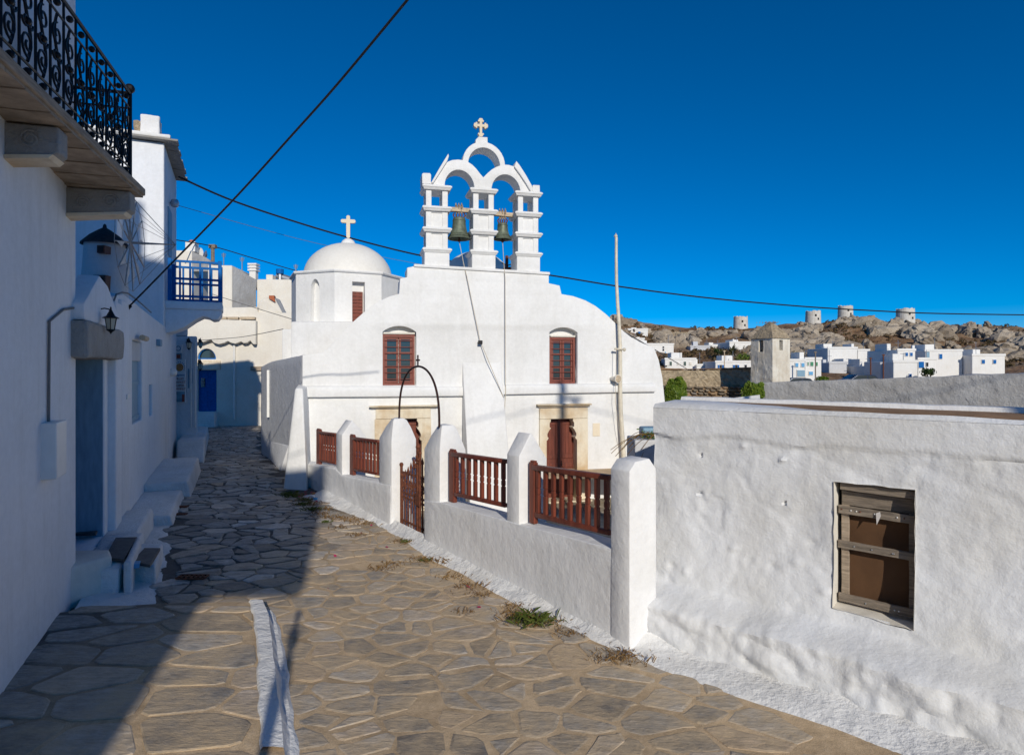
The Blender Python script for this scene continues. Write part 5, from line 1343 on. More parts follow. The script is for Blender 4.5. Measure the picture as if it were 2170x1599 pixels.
# tall house with the blue balcony
h2 = thing('tall_house', 'tall white house in the lane with sunlit pier, slab eaves and blue wooden balcony', 'house', LP(8.5, 1, 0))
u2 = Lh(350, 500)[0]; u3 = u2+3.3; zt = px(340, 303, LP(u2,0,0).y).z
mb = MB(); mb.prism(LP, [(u2, -.4), (u3, -.4), (u3, zt), (u2, zt)], .02, 5.2); mb.build('main_wall', M['white_blue'], h2, bevel=.035, seg=3, smooth=True)
mb = MB(); mb.box(LP, u2-.85, u2+.1, .86, 4.6, 2.5, px(300,340,LP(u2-.8,.8,0).y).z); mb.build('projecting_bay', M['white_blue'], h2, bevel=.04, smooth=True)
rng = random.Random(14); n = 9
for k in range(n):
    a = u2-.18+(u3-u2+.3)*k/n; b = a+(u3-u2+.3)/n-.015; mb = MB(); e = rng.uniform(-.03,.03); mb.box(LP, a, b, -.26+e, .9, zt+.01+rng.uniform(0,.015), zt+.065); mb.build('eave_slab', M['greystone'], h2, bevel=.008, cuts=.2, rough=(.012, 5))
mb = MB(); mb.box(LP, u2-.16, u3+.1, -.12, 5.3, zt+.068, zt+.16); mb.build('parapet', M['white'], h2, bevel=.03, smooth=True, cuts=.3, rough=(.02, 3))
a = px(312, 297, LP(u2,.4,0).y); 
mb = MB(); mb.box(LP, u2+.0, u2+.5, .12, .52, zt+.155, zt+.62); mb.build('chimney', M['white_rough'], h2, bevel=.03, cuts=.12, rough=(.03, 5))
mb = MB(); mb.box(LP, u2+.03, u2+.48, .50, .66, zt+.155, zt+.46); mb.build('broken_render', M['rubble_tan'], h2, bevel=.02, cuts=.07, rough=(.06, 9))
mb = MB(); c = LP(u2+1.3, -.10, px(362,421,15.6).z); mb.lathe(c, [(.01,-.11),(.08,-.09),(.11,0),(.08,.09),(.01,.11)], 12); mb.build('wall_boss', M['grey_metal'], h2, smooth=True)
r = lrect(357, 445, 364, 545); mb = MB(); mb.box(LP, r[0], r[1], -.005, .1, r[2], r[3]); mb.build('shutter', M['blue_grey'], h2)
a, b = px(193, 467, 13.6), px(240, 500, 13.6); mb = MB(); q0 = LP.o+LP.ex*(u2-.004)
for (x0, x1) in ((193,216),(218,241)):
    FF = Frame((q0+LP.ey*0).xy, math.atan2(-LP.ey.y, -LP.ey.x)) 
    ua, va = FF.hit(x0, 520); ub, vb = FF.hit(x1, 440); mb = MB(); mb.box(FF, ua, ub, -.05, .02, va, vb); so_ = mb.build('shutter', M['blue_light'], h2, bevel=.006)
    for q in range(3):
        mb = MB(); s = (ub-ua)/3; mb.box(FF, ua+q*s+.015, ua+(q+1)*s-.015, -.062, -.051, va+.05, vb-.05); mb.build('board', M['blue_light'], so_)
# blue balcony
Bd = LP(u2+.75, 0, 0).y; BZ = px(395, 641, Bd).z; ba = u2+.12; bb = ba+1.15; bw = -1.25
mb = MB(); mb.box(LP, ba, bb, bw, .02, BZ-.20, BZ); bal = mb.build('balcony', M['white_blue'], h2, bevel=.03, smooth=True, label='balcony with blue wooden railing')
pr = [(.02,-.20),(bw+.02,-.20),(bw+.02,-.30),(bw+.10,-.42),(bw+.22,-.44),(bw+.32,-.38),(bw+.45,-.36),(bw+.62,-.46),(bw+.82,-.62),(bw+1.05,-.74),(.02,-.80)]
mb = MB(); mb.add([LP(ba+.05, a, BZ+b) for a, b in pr]+[LP(bb-.05, a, BZ+b) for a, b in pr], [tuple(range(len(pr))), tuple(range(2*len(pr)-1, len(pr)-1, -1))]+[(i, (i+1) % len(pr), (i+1) % len(pr)+len(pr), i+len(pr)) for i in range(len(pr))]); mb.build('bracket', M['white_blue'], bal, bevel=.015, smooth=True)
RHt = .98
def bpost(u, w_, h, s=.05): mb = MB(); mb.box(LP, u-s/2, u+s/2, w_-s/2, w_+s/2, BZ, BZ+h); mb.build('post', M['blue'], bal, bevel=.006)
def brail(ua, wa_, ub, wb2_, v, s=.03):
    mb = MB(); d = (LP(ub,wb2_,0)-LP(ua,wa_,0)); sd = Vector((-d.y, d.x, 0)).normalized()*s*.8; A, B = LP(ua,wa_,BZ+v), LP(ub,wb2_,BZ+v); z = Vector((0,0,s))
    mb.hexa([A-sd-z, B-sd-z, B+sd-z, A+sd-z, A-sd+z, B-sd+z, B+sd+z, A+sd+z]); mb.build('rail', M['blue'], bal, bevel=.005)
n1, n2 = ba+.06, bb-.06; wi, wo_ = -.08, bw+.06
for (u, w_) in ((n1,wi),(n1,wo_),(n2,wi),(n2,wo_)): bpost(u, w_, RHt+.06, .085)
for (A, B) in (((n1,wi),(n1,wo_)), ((n1,wo_),(n2,wo_)), ((n2,wi),(n2,wo_))):
    for v in (.12, .55, RHt): brail(*A, *B, v, .028)
    nn = 5 if A[0] == B[0] else 5
    for q in range(1, nn): bpost(A[0]+(B[0]-A[0])*q/nn, A[1]+(B[1]-A[1])*q/nn, RHt, .045)

# third house with the market signs
h3 = thing('shop_house', 'white corner house in the lane carrying the market signs', 'house', LP(12, 0, 0))
d3_ = 18.3; xa, xb = px(366,0,d3_).x, px(420,0,d3_).x
FS = Frame((xa, d3_), R(-3))
def S3(x, y): return FS.hit(x, y)
def h3box(xr, z0, z1):
    mb = MB(); a, b = FS(S3(xr,800)[0],0,0), px(xr-3,800,24); mb.hexa([Vector((p.x,p.y,z)) for z in (z0,z1) for p in (FS(-1.5,0,0), a, b, Vector((b.x-3,b.y,0)))]); return mb
mb = h3box(418, -.5, S3(400,712)[1]); mb.build('wall', M['white_blue'], h3, bevel=.05, smooth=True)
mb = h3box(398, S3(400,712)[1]+.002, S3(400,655)[1]); mb.build('wall', M['white_blue'], h3, bevel=.05, smooth=True)
for x in (407, 416):
    polytube('downpipe', [FS(S3(x,y)[0], -.05, S3(x,y)[1]) for y in (725, 800, 905)], .022, 'pvc', parent=h3)
for (x0,y0,x1,y1) in ((399,781,401.5,822),(406,780,408,812)):
    a, b = S3(x0,y1), S3(x1,y0); mb = MB(); mb.box(FS, a[0], b[0], -.02, .0, a[1], b[1]); mb.build('niche_slit', M['blue_grey'], h3)
mb = MB(); a, b = px(372, 975, 16.6), px(441, 935, 17.3)
mb.hexa([px(374,978,16.55), px(432,985,16.3), px(444,925,20.5), px(378,925,20.5), px(376,933,17.0), px(434,936,16.9), px(441,903,20.5), px(400,903,20.5)]); pb = thing('lane_bench', 'weathered white bench block at the foot of the shop house', 'bench', px(408,975,16.8))
mb.build('bench_block', M['white_step'], pb, bevel=.05, seg=3, smooth=True, cuts=.3, rough=(.03, 2))
# signs
def text_part(body, fr, u, v, w_, size, mat, parent, name='lettering', align='CENTER', squash=1.0):
    cu = bpy.data.curves.new(name, 'FONT'); cu.body = body; cu.size = size; cu.align_x = align; cu.align_y = 'CENTER'; cu.extrude = .003
    o = bpy.data.objects.new(name, cu); sc.collection.objects.link(o)
    dg = bpy.context.evaluated_depsgraph_get(); me = bpy.data.meshes.new_from_object(o.evaluated_get(dg)); bpy.data.objects.remove(o)
    me.materials.clear(); me.materials.append(M[mat])
    q = bpy.data.objects.new(name, me); q.location = fr(u, w_, v); q.rotation_euler = (R(90), 0, fr.a); q.scale = (squash, 1, 1)
    return link(q, parent)
sg = thing('shop_sign', 'pale blue hanging shop sign board with dark blue letters over a teal band', 'sign', FS(S3(378,740)[0], -.1, S3(378,747)[1]))
a, b = S3(364,747), S3(391,731); mb = MB(); mb.box(FS, a[0], b[0], -.14, -.09, a[1], b[1]); mb.build('board', M['sign_white'], sg, bevel=.006)
text_part('ZIO', FS, S3(377.5,739)[0], S3(378,739)[1], -.145, .21, 'sign_blue', sg)
a, b = S3(365,761), S3(390,748.5); mb = MB(); mb.box(FS, a[0], b[0], -.13, -.10, a[1], b[1]); mb.build('teal_band', M['blue_grey'], sg)
a, b = S3(367,759), S3(388,751); mb = MB(); mb.box(FS, a[0], b[0], -.145, -.131, a[1], b[1]); mb.build('brown_panel', M['sign_red'], sg)
mk = thing('market_sign', 'tall white market sign with orange disc and blue and brown lettering', 'sign', FS(S3(386,850)[0], -.1, S3(386,852)[1]))
a, b = S3(374,852), S3(397.5,762); mb = MB(); mb.box(FS, a[0], b[0], -.12, -.08, a[1], b[1]); mb.build('board', M['sign_white'], mk, bevel=.006)
c = FS(S3(386,778)[0], -.125, S3(386,778)[1]); mb = MB(); mb.tube([c, c-FS.ey*.006], .115, 20); mb.build('orange_disc', M['orange'], mk)
for i in range(12):
    t = math.pi*(1.15-1.3*i/11); p = c+FS.ex*.155*math.cos(t)+Vector((0,0,.155*math.sin(t))); mb = MB(); mb.tube([p, p-FS.ey*.004], .016, 6); mb.build('ring_letter', M['sign_blue'], mk)
text_part('Captain', FS, S3(386,793)[0], S3(386,794)[1], -.124, .10, 'sign_blue', mk)
for i, s in enumerate(('FRUIT', 'MARKET', 'SUPER', 'MARKET')): text_part(s, FS, S3(386,800)[0], S3(386,802.5+7*i)[1], -.124, .098, 'sign_red', mk)
a, b = S3(374.5,851), S3(397,829); mb = MB(); mb.box(FS, a[0]+.005, b[0]-.005, -.126, -.121, a[1]+.005, b[1]); mb.build('sea_picture', M['sign_sea'], mk)
mb = MB(); a, b = S3(391,851), S3(396.5,835); mb.box(FS, a[0], b[0], -.131, -.127, a[1]+.01, b[1]); mb.build('brown_panel', M['sign_red'], mk)
# small lanterns in the lane
lantern('lane_lantern', 'small black lantern on the shop house corner above the signs', FS(S3(398,722)[0], -.02, S3(398,722)[1]), Vector((.6,-.8,0)), .62, 'small lanterns in the lane')
lantern('lane_lantern', 'small black lantern under the wavy ledge above the blue arched door', px(422,722,24), Vector((.6,-.8,0)), .7, 'small lanterns in the lane')
lantern('lane_lantern', 'small black lantern right above the panelled blue door', px(421,766,24), Vector((.6,-.8,0)), .8, 'small lanterns in the lane')

# ================================================================== buildings closing the lane
eb = thing('lane_end_house', 'sunlit white house closing the lane with an arched blue door', 'house', px(500, 900, 30))
EF = Frame(px(400, 800, 29.2).xy, R(9))
def E3(x, y, w=0): return EF.hit(x, y, w)
arch = []
ua, vs0 = E3(418, 761); ub, _ = E3(457.5, 761); va = E3(438, 738.5)[1]
for i in range(13): t = math.pi*(1-i/12); arch.append(((ua+ub)/2+(ub-ua)/2*math.cos(t), vs0+(va-vs0)*math.sin(t)))
dl, dv0 = E3(418, 872); dr_, dv1 = E3(458.5, 784)
mb = MB(); mb.prism(EF, [(-.6,-.9), (E3(628,800)[0],-.9), (E3(628,800)[0], E3(620,663)[1]), (E3(546,800)[0], E3(546,661)[1]), (E3(545,800)[0], E3(545,650)[1]), (-.6, E3(420,655)[1])], 0, .6, [arch, [(dl,dv0),(dr_,dv0),(dr_,dv1),(dl,dv1)]])
mb.build('wall', M['cream'], eb, bevel=.03, smooth=True)
mb = MB(); mb.box(EF, ua-.05, ub+.05, .22, .26, vs0, va+.02); mb.build('fanlight_glass', M['glass'], eb)
mb = MB(); mb.prism(EF, [(a, b) for a, b in arch], .10, .2, [[((ua+ub)/2+(a-(ua+ub)/2)*.84, vs0+.06+(b-vs0)*.82) for a, b in arch]]); mb.build('fanlight_frame', M['blue'], eb)
a, b = E3(418, 783), E3(468, 763); mb = MB(); mb.box(EF, a[0], b[0], -.05, .1, a[1]+.003, b[1]-.003); mb.build('lintel', M['marble'], eb, bevel=.012)
mb = MB(); mb.box(EF, dl, dr_, .2, .26, dv0, dv1); bd = mb.build('door', M['blue'], eb, label='panelled blue door with a small barred pane')
for i in range(2):
    x0 = dl+(dr_-dl)*(.04+.49*i); x1 = x0+(dr_-dl)*.43
    for (f0, f1) in ((.05,.30),(.36,.58),(.64,.95)):
        mb = MB(); z_0, z_1 = dv0+(dv1-dv0)*f0, dv0+(dv1-dv0)*f1
        for (aa,bb_,cc,dd_) in ((x0,x0+.06,z_0,z_1),(x1-.06,x1,z_0,z_1),(x0+.06,x1-.06,z_0,z_0+.06),(x0+.06,x1-.06,z_1-.06,z_1)): mb.box(EF, aa, bb_, .17, .2, cc, dd_)
        mb.build('door_panel', M['blue'], bd)
a, b = E3(423.5,820), E3(432,801); mb = MB(); mb.box(EF, a[0], b[0], .16, .175, a[1], b[1]); mb.build('pane', M['sail'], bd)
mb = MB()
for q in range(4):
    x = a[0]+(b[0]-a[0])*q/3; mb.tube([EF(x,.155,a[1]), EF(min(b[0], x+.1),.155,b[1])], .008, 4); mb.tube([EF(x,.155,b[1]), EF(min(b[0], x+.1),.155,a[1])], .008, 4)
mb.build('pane_grille', M['iron'], bd)
mb = MB(); a, b = E3(418,886), E3(462,872); mb.box(EF, a[0]-.3, b[0], -.55, .02, -.9, b[1]); mb.build('door_step', M['white_step'], eb, bevel=.02)
# hanging parapet with wavy underside
wv = [E3(x, y) for x, y in ((405,722),(418,726),(432,727),(445,722),(452,720),(458,727),(468,730),(480,727),(487,723),(494,727),(503,729),(515,724),(520,728),(528,727),(534,722),(540,730),(546,730))]
mb = MB(); mb.prism(EF, wv+[E3(546,680), E3(405,676)], -.35, .05); mb.build('balcony_parapet', M['cream'], eb, bevel=.05, seg=3, smooth=True)
for x0, x1 in ((418,440),(462,484),(486,508),(512,543)):
    a, b = E3(x0,678), E3(x1,674.5); mb = MB(); mb.box(EF, a[0], b[0], -.30, .1, a[1]+.02, b[1]+.05); mb.build('coping_stone', M['beam'], eb)
polytube('downpipe', [EF(E3(497,y)[0], -.06, E3(497,y)[1]) for y in (731, 800, 888)], .05, 'white_far', parent=eb)
a, b = E3(532,785), E3(556,776); mb = MB(); mb.box(EF, a[0], b[0]+.3, -.12, .05, a[1], b[1]); mb.build('timber', M['old_wood_pale'], eb)
# stone hump on the roof
mb = MB(); mb.prism(EF, [E3(x,y) for x,y in ((546,662),(548,640),(556,632),(570,627),(580,628),(586,640),(597,662))], .1, 1.4); mb.build('roof_hump', M['cream'], eb, bevel=.04, cuts=.3, rough=(.06, 2))
mb = MB(); mb.prism(EF, [E3(x,y) for x,y in ((570,632),(570,626),(581,626),(583,640))], -.02, .3); mb.build('tile', M['terracotta'], eb)

def block_house(name, label, x0, x1, ytop, d, zbot, depth, yaw, mat, side_mat=None, cat='house', group=None, bev=.06):
    fr = Frame(px(x0, 800, d).xy, R(yaw)); t = thing(name, label, cat, px((x0+x1)/2, 800, d+1), group)
    t.location.z = zbot; WM[t.name] = Matrix.Translation(t.location)
    ub_, vt = fr.hit(x1, ytop)
    mb = MB(); mb.box(fr, 0, ub_, 0, depth, zbot, vt); mb.build('wall', M[mat], t, bevel=bev, smooth=True)
    return t, fr, ub_, vt
t, fr, ub_, vt = block_house('terrace_house', 'white flat roofed house above the lane with grey unpainted side wall', 440, 492, 562, 31.5, 1, 4, 6, 'cream')
mb = MB(); a = fr.hit(492, 600)[0]; GF = Frame(fr(a-.02, .03, 0).xy, R(58)); g = [GF.hit(x,y) for x,y in ((492,655),(544,657),(543,592),(530,585),(493,563))]
mb.prism(GF, g, 0, .4); mb.build('grey_side_wall', M['grey_plaster'], t, smooth=True, bevel=.03)
for (x, y, w_, h) in ((457,650,9,26),): 
    a, b = fr.hit(445, 668), fr.hit(457, 642); mb = MB(); mb.box(fr, a[0], b[0], -.05, .05, a[1], b[1]); mb.build('window', M['blue'], t, bevel=.01)
mb = MB(); a = fr.hit(512, 563); c = fr(a[0], 2.0, 0); 
for q in range(3): mb.box(lambda u,w_,v: c+Vector((u,w_,v)), -.24, .24, -.24, .24, a[1]+.02+.16*q, a[1]+.11+.16*q)
mb.box(lambda u,w_,v: c+Vector((u,w_,v)), -.17, .17, -.17, .17, a[1]-1.0, a[1]+.40); mb.build('chimney', M['white_far'], t)
t, fr, ub_, vt = block_house('cream_house', 'cream flat roofed house with solar water heater behind the church drum', 544, 624, 592, 33, 1, 5, 4, 'cream')
sh = thing('solar_heater', 'blue and silver solar water heater on the cream house roof', 'water heater', fr(fr.hit(580,590)[0], 1, vt))
c = fr(fr.hit(590,580)[0], 1.2, fr.hit(590,577)[1]); mb = MB(); mb.tube([c-Vector((.45,0,.0)), c+Vector((.45,0,-.28))], .19, 14); mb.build('tank', M['grey_metal'], sh, smooth=True)
mb = MB(); p = fr(fr.hit(581,585)[0], 1.0, vt); mb.tube([p, p+Vector((0,0,.55))], .10, 8); mb.build('stand', M['grey_metal'], sh); mb = MB(); mb.tube([p+Vector((0,0,.45)), p+Vector((0,0,.7))], .20, 10); mb.build('valve_box', M['blue'], sh)
mb = MB(); mb.hexa([c+Vector((-.3,-.2,-.35)), c+Vector((.9,-.2,-.55)), c+Vector((1.0,.2,-.5)), c+Vector((-.2,.2,-.3)), c+Vector((-.3,-.2,-.29)), c+Vector((.9,-.2,-.49)), c+Vector((1.0,.2,-.44)), c+Vector((-.2,.2,-.24))]); mb.build('panel', M['dark'], sh)
a, b = fr.hit(560,592), fr.hit(574,580); mb = MB(); mb.box(fr, a[0], b[0], .3, .9, a[1]-.05, b[1]); mb.build('chimney', M['cream'], t, bevel=.02)
t, fr, ub_, vt = block_house('upper_house', 'white house with terracotta topped chimney behind the blue balcony', 360, 407, 531, 36, 2, 5, 8, 'cream')
a, b = fr.hit(391,532), fr.hit(412,511); mb = MB(); mb.box(fr, a[0], b[0], .1, .7, a[1], b[1]); ch = mb.build('chimney', M['white_far'], t, bevel=.02)
mb = MB(); c = fr((a[0]+b[0])/2, .4, b[1]); mb.lathe(c, [(.16,0),(.17,.08),(.12,.13),(.01,.15)], 10); mb.build('chimney_pot', M['terracotta'], ch)
a = fr.hit(407,560)[0]; GF = Frame(fr(a-.02,.03,0).xy, R(50)); mb = MB(); mb.prism(GF, [GF.hit(x,y) for x,y in ((407,575),(450,575),(450,556),(436,545),(407,533))], 0, .4); mb.build('grey_side_wall', M['grey_plaster'], t)
sd = thing('satellite_dish', 'round grey satellite dish behind the terracotta topped chimney', 'dish', px(422,545,37)); mb = MB(); c = px(422,537,37); mb.tube([c, c+Vector((.05,.12,0))], [.36,.1], 16); mb.build('dish', M['pvc'], sd, smooth=True); mb = MB(); c2 = px(433,540,37); mb.tube([c2, c2+Vector((.1,.1,-.05))], [.3,.1], 16); mb.build('dish', M['grey_metal'], sd); mb = MB(); mb.tube([c+Vector((0,.1,0)), c+Vector((0,.1,-1))], .04, 5); mb.build('mast', M['grey_metal'], sd)
up = thing('utility_pole', 'short wooden utility pole above the terrace house roof', 'pole', px(451,565,38)); mb = MB(); mb.tube([px(451,640,38), px(451,519,38)], .11, 8); mb.build('post', M['old_wood'], up); mb = MB(); mb.box(lambda u,w_,v: px(451,522,38)+Vector((u,w_,v)), -.2, .2, -.14, .14, -.12, .1); mb.build('cap', M['old_wood'], up)
for i, (x, y0, y1, d, lb_) in enumerate(((513,545,565,34,'thin roof aerial on the terrace house'), (627,560,582,34,'small roof aerial left of the church drum'), (474,536,560,37,'thin roof aerial right of the utility pole'))):
    an = thing('aerial', lb_, 'aerial', px(x,y1,d)); mb = MB(); mb.tube([px(x,y1+8,d), px(x,y0,d)], .03, 5); mb.build('mast', M['grey_metal'], an)
    for q in range(4):
        mb = MB(); yy = y0+2+q*2; mb.tube([px(x-5+q*.5,yy,d), px(x+5-q*.5,yy,d)], .015, 4); mb.build('rod', M['grey_metal'], an)
# ================================================================== behind the old house: walls, ivy, dovecote
GWo = px(1588, 850, 15.2); GW = Frame(GWo.xy, math.atan2(-.636, .772))
gw_t = thing('cement_wall', 'long grey bare cement wall behind the old house roof', 'wall', GW(3, .2, 0))
mb = MB(); g = [GW.hit(x, y) for x, y in ((1588,811),(1680,808),(1780,805),(1880,801),(1982,797),(2100,792),(2260,786))]
mb.prism(GW, [(g[0][0], -.8)]+g+[(g[-1][0], -.8)], 0, .35); mb.build('wall_face', M['grey_plaster'], gw_t, bevel=.03, smooth=True, cuts=.22, rough=(.045, 2.4))
u, v = GW.hit(1662, 852); mb = MB(); mb.hexa([GW(u-.16,-.22,v-.06), GW(u+.12,-.24,v-.07), GW(u+.14,.05,v-.05), GW(u-.14,.05,v-.05), GW(u-.15,-.2,v+.05), GW(u+.1,-.22,v+.03), GW(u+.12,.05,v+.06), GW(u-.12,.05,v+.07)]); mb.build('stone_stub', M['rubble_tan'], gw_t, bevel=.02, cuts=.06, rough=(.03, 8))
SFo = px(1380, 800, 20.6); SF = Frame(SFo.xy, R(-4))
rw = thing('stone_wall', 'tan field stone wall above the rubble terrace right of the church', 'wall', SF(2.5, .3, 0))
g = [SF.hit(x, y) for x, y in ((1360,784),(1410,783),(1470,785),(1540,783),(1610,781))]
mb = MB(); mb.prism(SF, [(g[0][0], -.8)]+g+[(g[-1][0], -.8)], .25, .8); mb.build('wall_core', M['rubble_tan'], rw, cuts=.12, rough=(.10, 5))
mb = MB(); mb.prism(SF, [(g[0][0], g[0][1])]+[(a, b+.05) for a, b in g]+[(g[-1][0], g[-1][1])], .2, .85); mb.build('wall_cap', M['earth'], rw, cuts=.15, rough=(.03, 5))
IV1, IF1 = ico(1)
rmesh = []
rng = random.Random(31)
for k in range(8):
    off = Vector((k*7.1, 0, 0)); vv = []
    for p in IV1:
        q = p*(1+.25*noise.noise(p*1.6+off)); vv.append(Vector((max(-.8,min(.8,q.x)), max(-.7,min(.7,q.y)), max(-.72,min(.72,q.z)))))
    me, _ = new_mesh('stone', vv, IF1, Vector((0,0,0))); me.materials.append(M['rubble']); rmesh.append(me)
rt = thing('rubble_terrace', 'dark dry stone rubble terrace wall between the two ivy patches', 'wall', SF(2.5, -.2, 0))
mb = MB(); a = SF.hit(1370, 866); b = SF.hit(1620, 820); mb.box(SF, a[0], b[0], -.12, .24, -.8, b[1]+.0); mb.build('wall_core', M['dark'] if False else M['rubble'], rt)
y = b[1]+.02; row = 0
zbot_ = SF.hit(1500, 872)[1]
while y > zbot_:
    h = rng.uniform(.07, .14); u = SF.hit(1405, 840)[0]-rng.uniform(0, .2); ue_ = SF.hit(1612, 840)[0]
    while u < ue_:
        w_ = rng.uniform(.12, .38)
        o = inst('stone', rng.choice(rmesh), SF(u+w_/2, -.13+rng.uniform(-.03,.03), y-h/2), (rng.uniform(-.1,.1), rng.uniform(-.08,.08), SF.a+rng.uniform(-.15,.15)), (w_*.62, rng.uniform(.10,.16), h*.66), rt)
        u += w_+.01
    y -= h+.004; row += 1
def leaf_cloud(mb, rng, n, f_pos, size, droop=.3, shape=.6):
    for k in range(n):
        p, nrm = f_pos(rng)
        a = (nrm+Vector((rng.uniform(-1,1), rng.uniform(-1,1), rng.uniform(-1,1)))*.7).normalized(); t = a.orthogonal().normalized(); t.rotate(Matrix.Rotation(rng.uniform(0,6.28), 3, a)); b = a.cross(t)
        s = size*rng.uniform(.6, 1.3)
        mb.add([p-t*s, p+b*s*shape, p+t*s, p-b*s*shape+a*s*.2], [(0,1,2,3)])
def ivy(label, x0, x1, ytop, ybot, fr, w_, n, seed):
    rng = random.Random(seed); c0 = fr.hit(x0, ybot); c1 = fr.hit(x1, ytop); t = thing('ivy', label, 'ivy', fr((c0[0]+c1[0])/2, w_, c0[1]), 'ivy patches on the walls')
    def fp(r):
        while True:
            f, g_ = r.random(), r.random(); u = c0[0]+(c1[0]-c0[0])*f; v = c0[1]+(c1[1]-c0[1])*g_
            e = 1-abs(f-.5)*2; lim = .74+.22*min(1, e*2.2)+.26*noise.noise(Vector((u*4, seed, 0)))
            if g_ < lim: break
        bulge = .22*math.sin(math.pi*f)+.12*noise.noise(Vector((u*4, v*4, seed)))
        return fr(u, w_-bulge*r.random()**.4, v), (-fr.ey+Vector((0,0,.4)))
    mb = MB(); leaf_cloud(mb, rng, n, fp, .062); tag(mb.build('foliage', M['ivy'], t), kind='stuff')
    mb = MB()
    for k in range(5):
        u = c0[0]+(c1[0]-c0[0])*(k+.5)/5; mb.tube([fr(u+.08*math.sin(i+k), w_, c0[1]+(c1[1]-c0[1])*.75*i/6) for i in range(7)], .012, 4)
    mb.build('stem', M['old_wood'], t)
ivy('bright green ivy beside the church right end', 1408, 1450, 799, 866, SF, -.25, 2600, 3)
ivy('bright green ivy at the end of the grey cement wall', 1574, 1622, 809, 872, Frame(GW(0,0,0).xy, R(-10)), -.05, 2600, 6)
# dovecote tower
dt = thing('dovecote_tower', 'square white dovecote tower with brown pyramid roof and slit openings', 'tower', px(1633, 805, 19))
d_ = 18.4; cor = px(1637, 760, d_); RF = Frame(cor.xy, R(29)); LF = Frame(cor.xy, R(29+90))
sw = RF.hit(1674, 760)[0]; lw = -LF.hit(1591, 760)[0]; lw = abs(lw); zt_ = px(1637, 716, d_).z; zb_ = -.6
def tower_face(fr, s0, s1, slit, nm):
    m2 = MB(); m2.prism(fr, [(s0,zb_),(s1,zb_),(s1,zt_),(s0,zt_)], 0, .25, [slit]); m2.build(nm, M['dove'], dt)
M['dove'] = plaster('peeling_whitewash', (.76,.72,.63), (.44,.34,.22), .75, .5, .6, streak=.55)
su0 = RF.hit(1651.5, 737)[0]; su1 = RF.hit(1659, 737)[0]; sv0, sv1 = zt_-.36, zt_-.05
tower_face(RF, 0, sw, [(su0,sv0),(su1,sv0),(su1,sv1),(su0,sv1)], 'wall')
lu = lambda x: LF.hit(x, 740)[0]
s_0, s_1 = sorted((lu(1608), lu(1617)))
Ls = sorted((0, lu(1591)))
m2 = MB(); m2.prism(LF, [(Ls[0],zb_),(Ls[1],zb_),(Ls[1],zt_-.004),(Ls[0],zt_-.004)], -.25, 0, [[(s_0,sv0-.05),(s_1,sv0-.05),(s_1,sv1),(s_0,sv1)]]); m2.build('wall', M['dove'], dt, cuts=.2, rough=(.03, 3))
LW = Ls[1]-Ls[0]
m2 = MB(); m2.box(RF, .26, sw+.0, .26, LW-.02, zb_, zt_-.01); m2.build('inner_wall', M['dark'], dt)
ex_, ey_ = RF.ex*sw, RF.ey*LW; c4_ = [cor, cor+ex_, cor+ex_+ey_, cor+ey_]; cc = (c4_[0]+c4_[2])/2; ap = px(1634, 683, d_+.6)
m2 = MB(); m2.add([Vector((p.x,p.y,zt_))+(Vector((p.x,p.y,0))-Vector((cc.x,cc.y,0))).normalized()*.06 for p in c4_]+[Vector((p.x,p.y,0)).lerp(Vector((cc.x,cc.y,0)),.72)+Vector((0,0,ap.z-.06)) for p in c4_]+[Vector((cc.x,cc.y,ap.z))], [(0,1,5,4),(1,2,6,5),(2,3,7,6),(3,0,4,7),(4,5,8),(5,6,8),(6,7,8),(7,4,8),(3,2,1,0)])
m2.build('pyramid_roof', M['rubble_tan'], dt, cuts=.15, rough=(.04, 4))
m2 = MB(); rng = random.Random(2)
for k in range(60):
    p = Vector((cc.x+rng.gauss(0,.12), cc.y+rng.gauss(0,.12), ap.z-.03)); m2.add([p, p+Vector((.02,0,0)), p+Vector((rng.uniform(-.05,.05), 0, rng.uniform(.03,.09)))], [(0,1,2)])
tag(m2.build('roof_grass', M['dry_grass'], dt), kind='stuff')

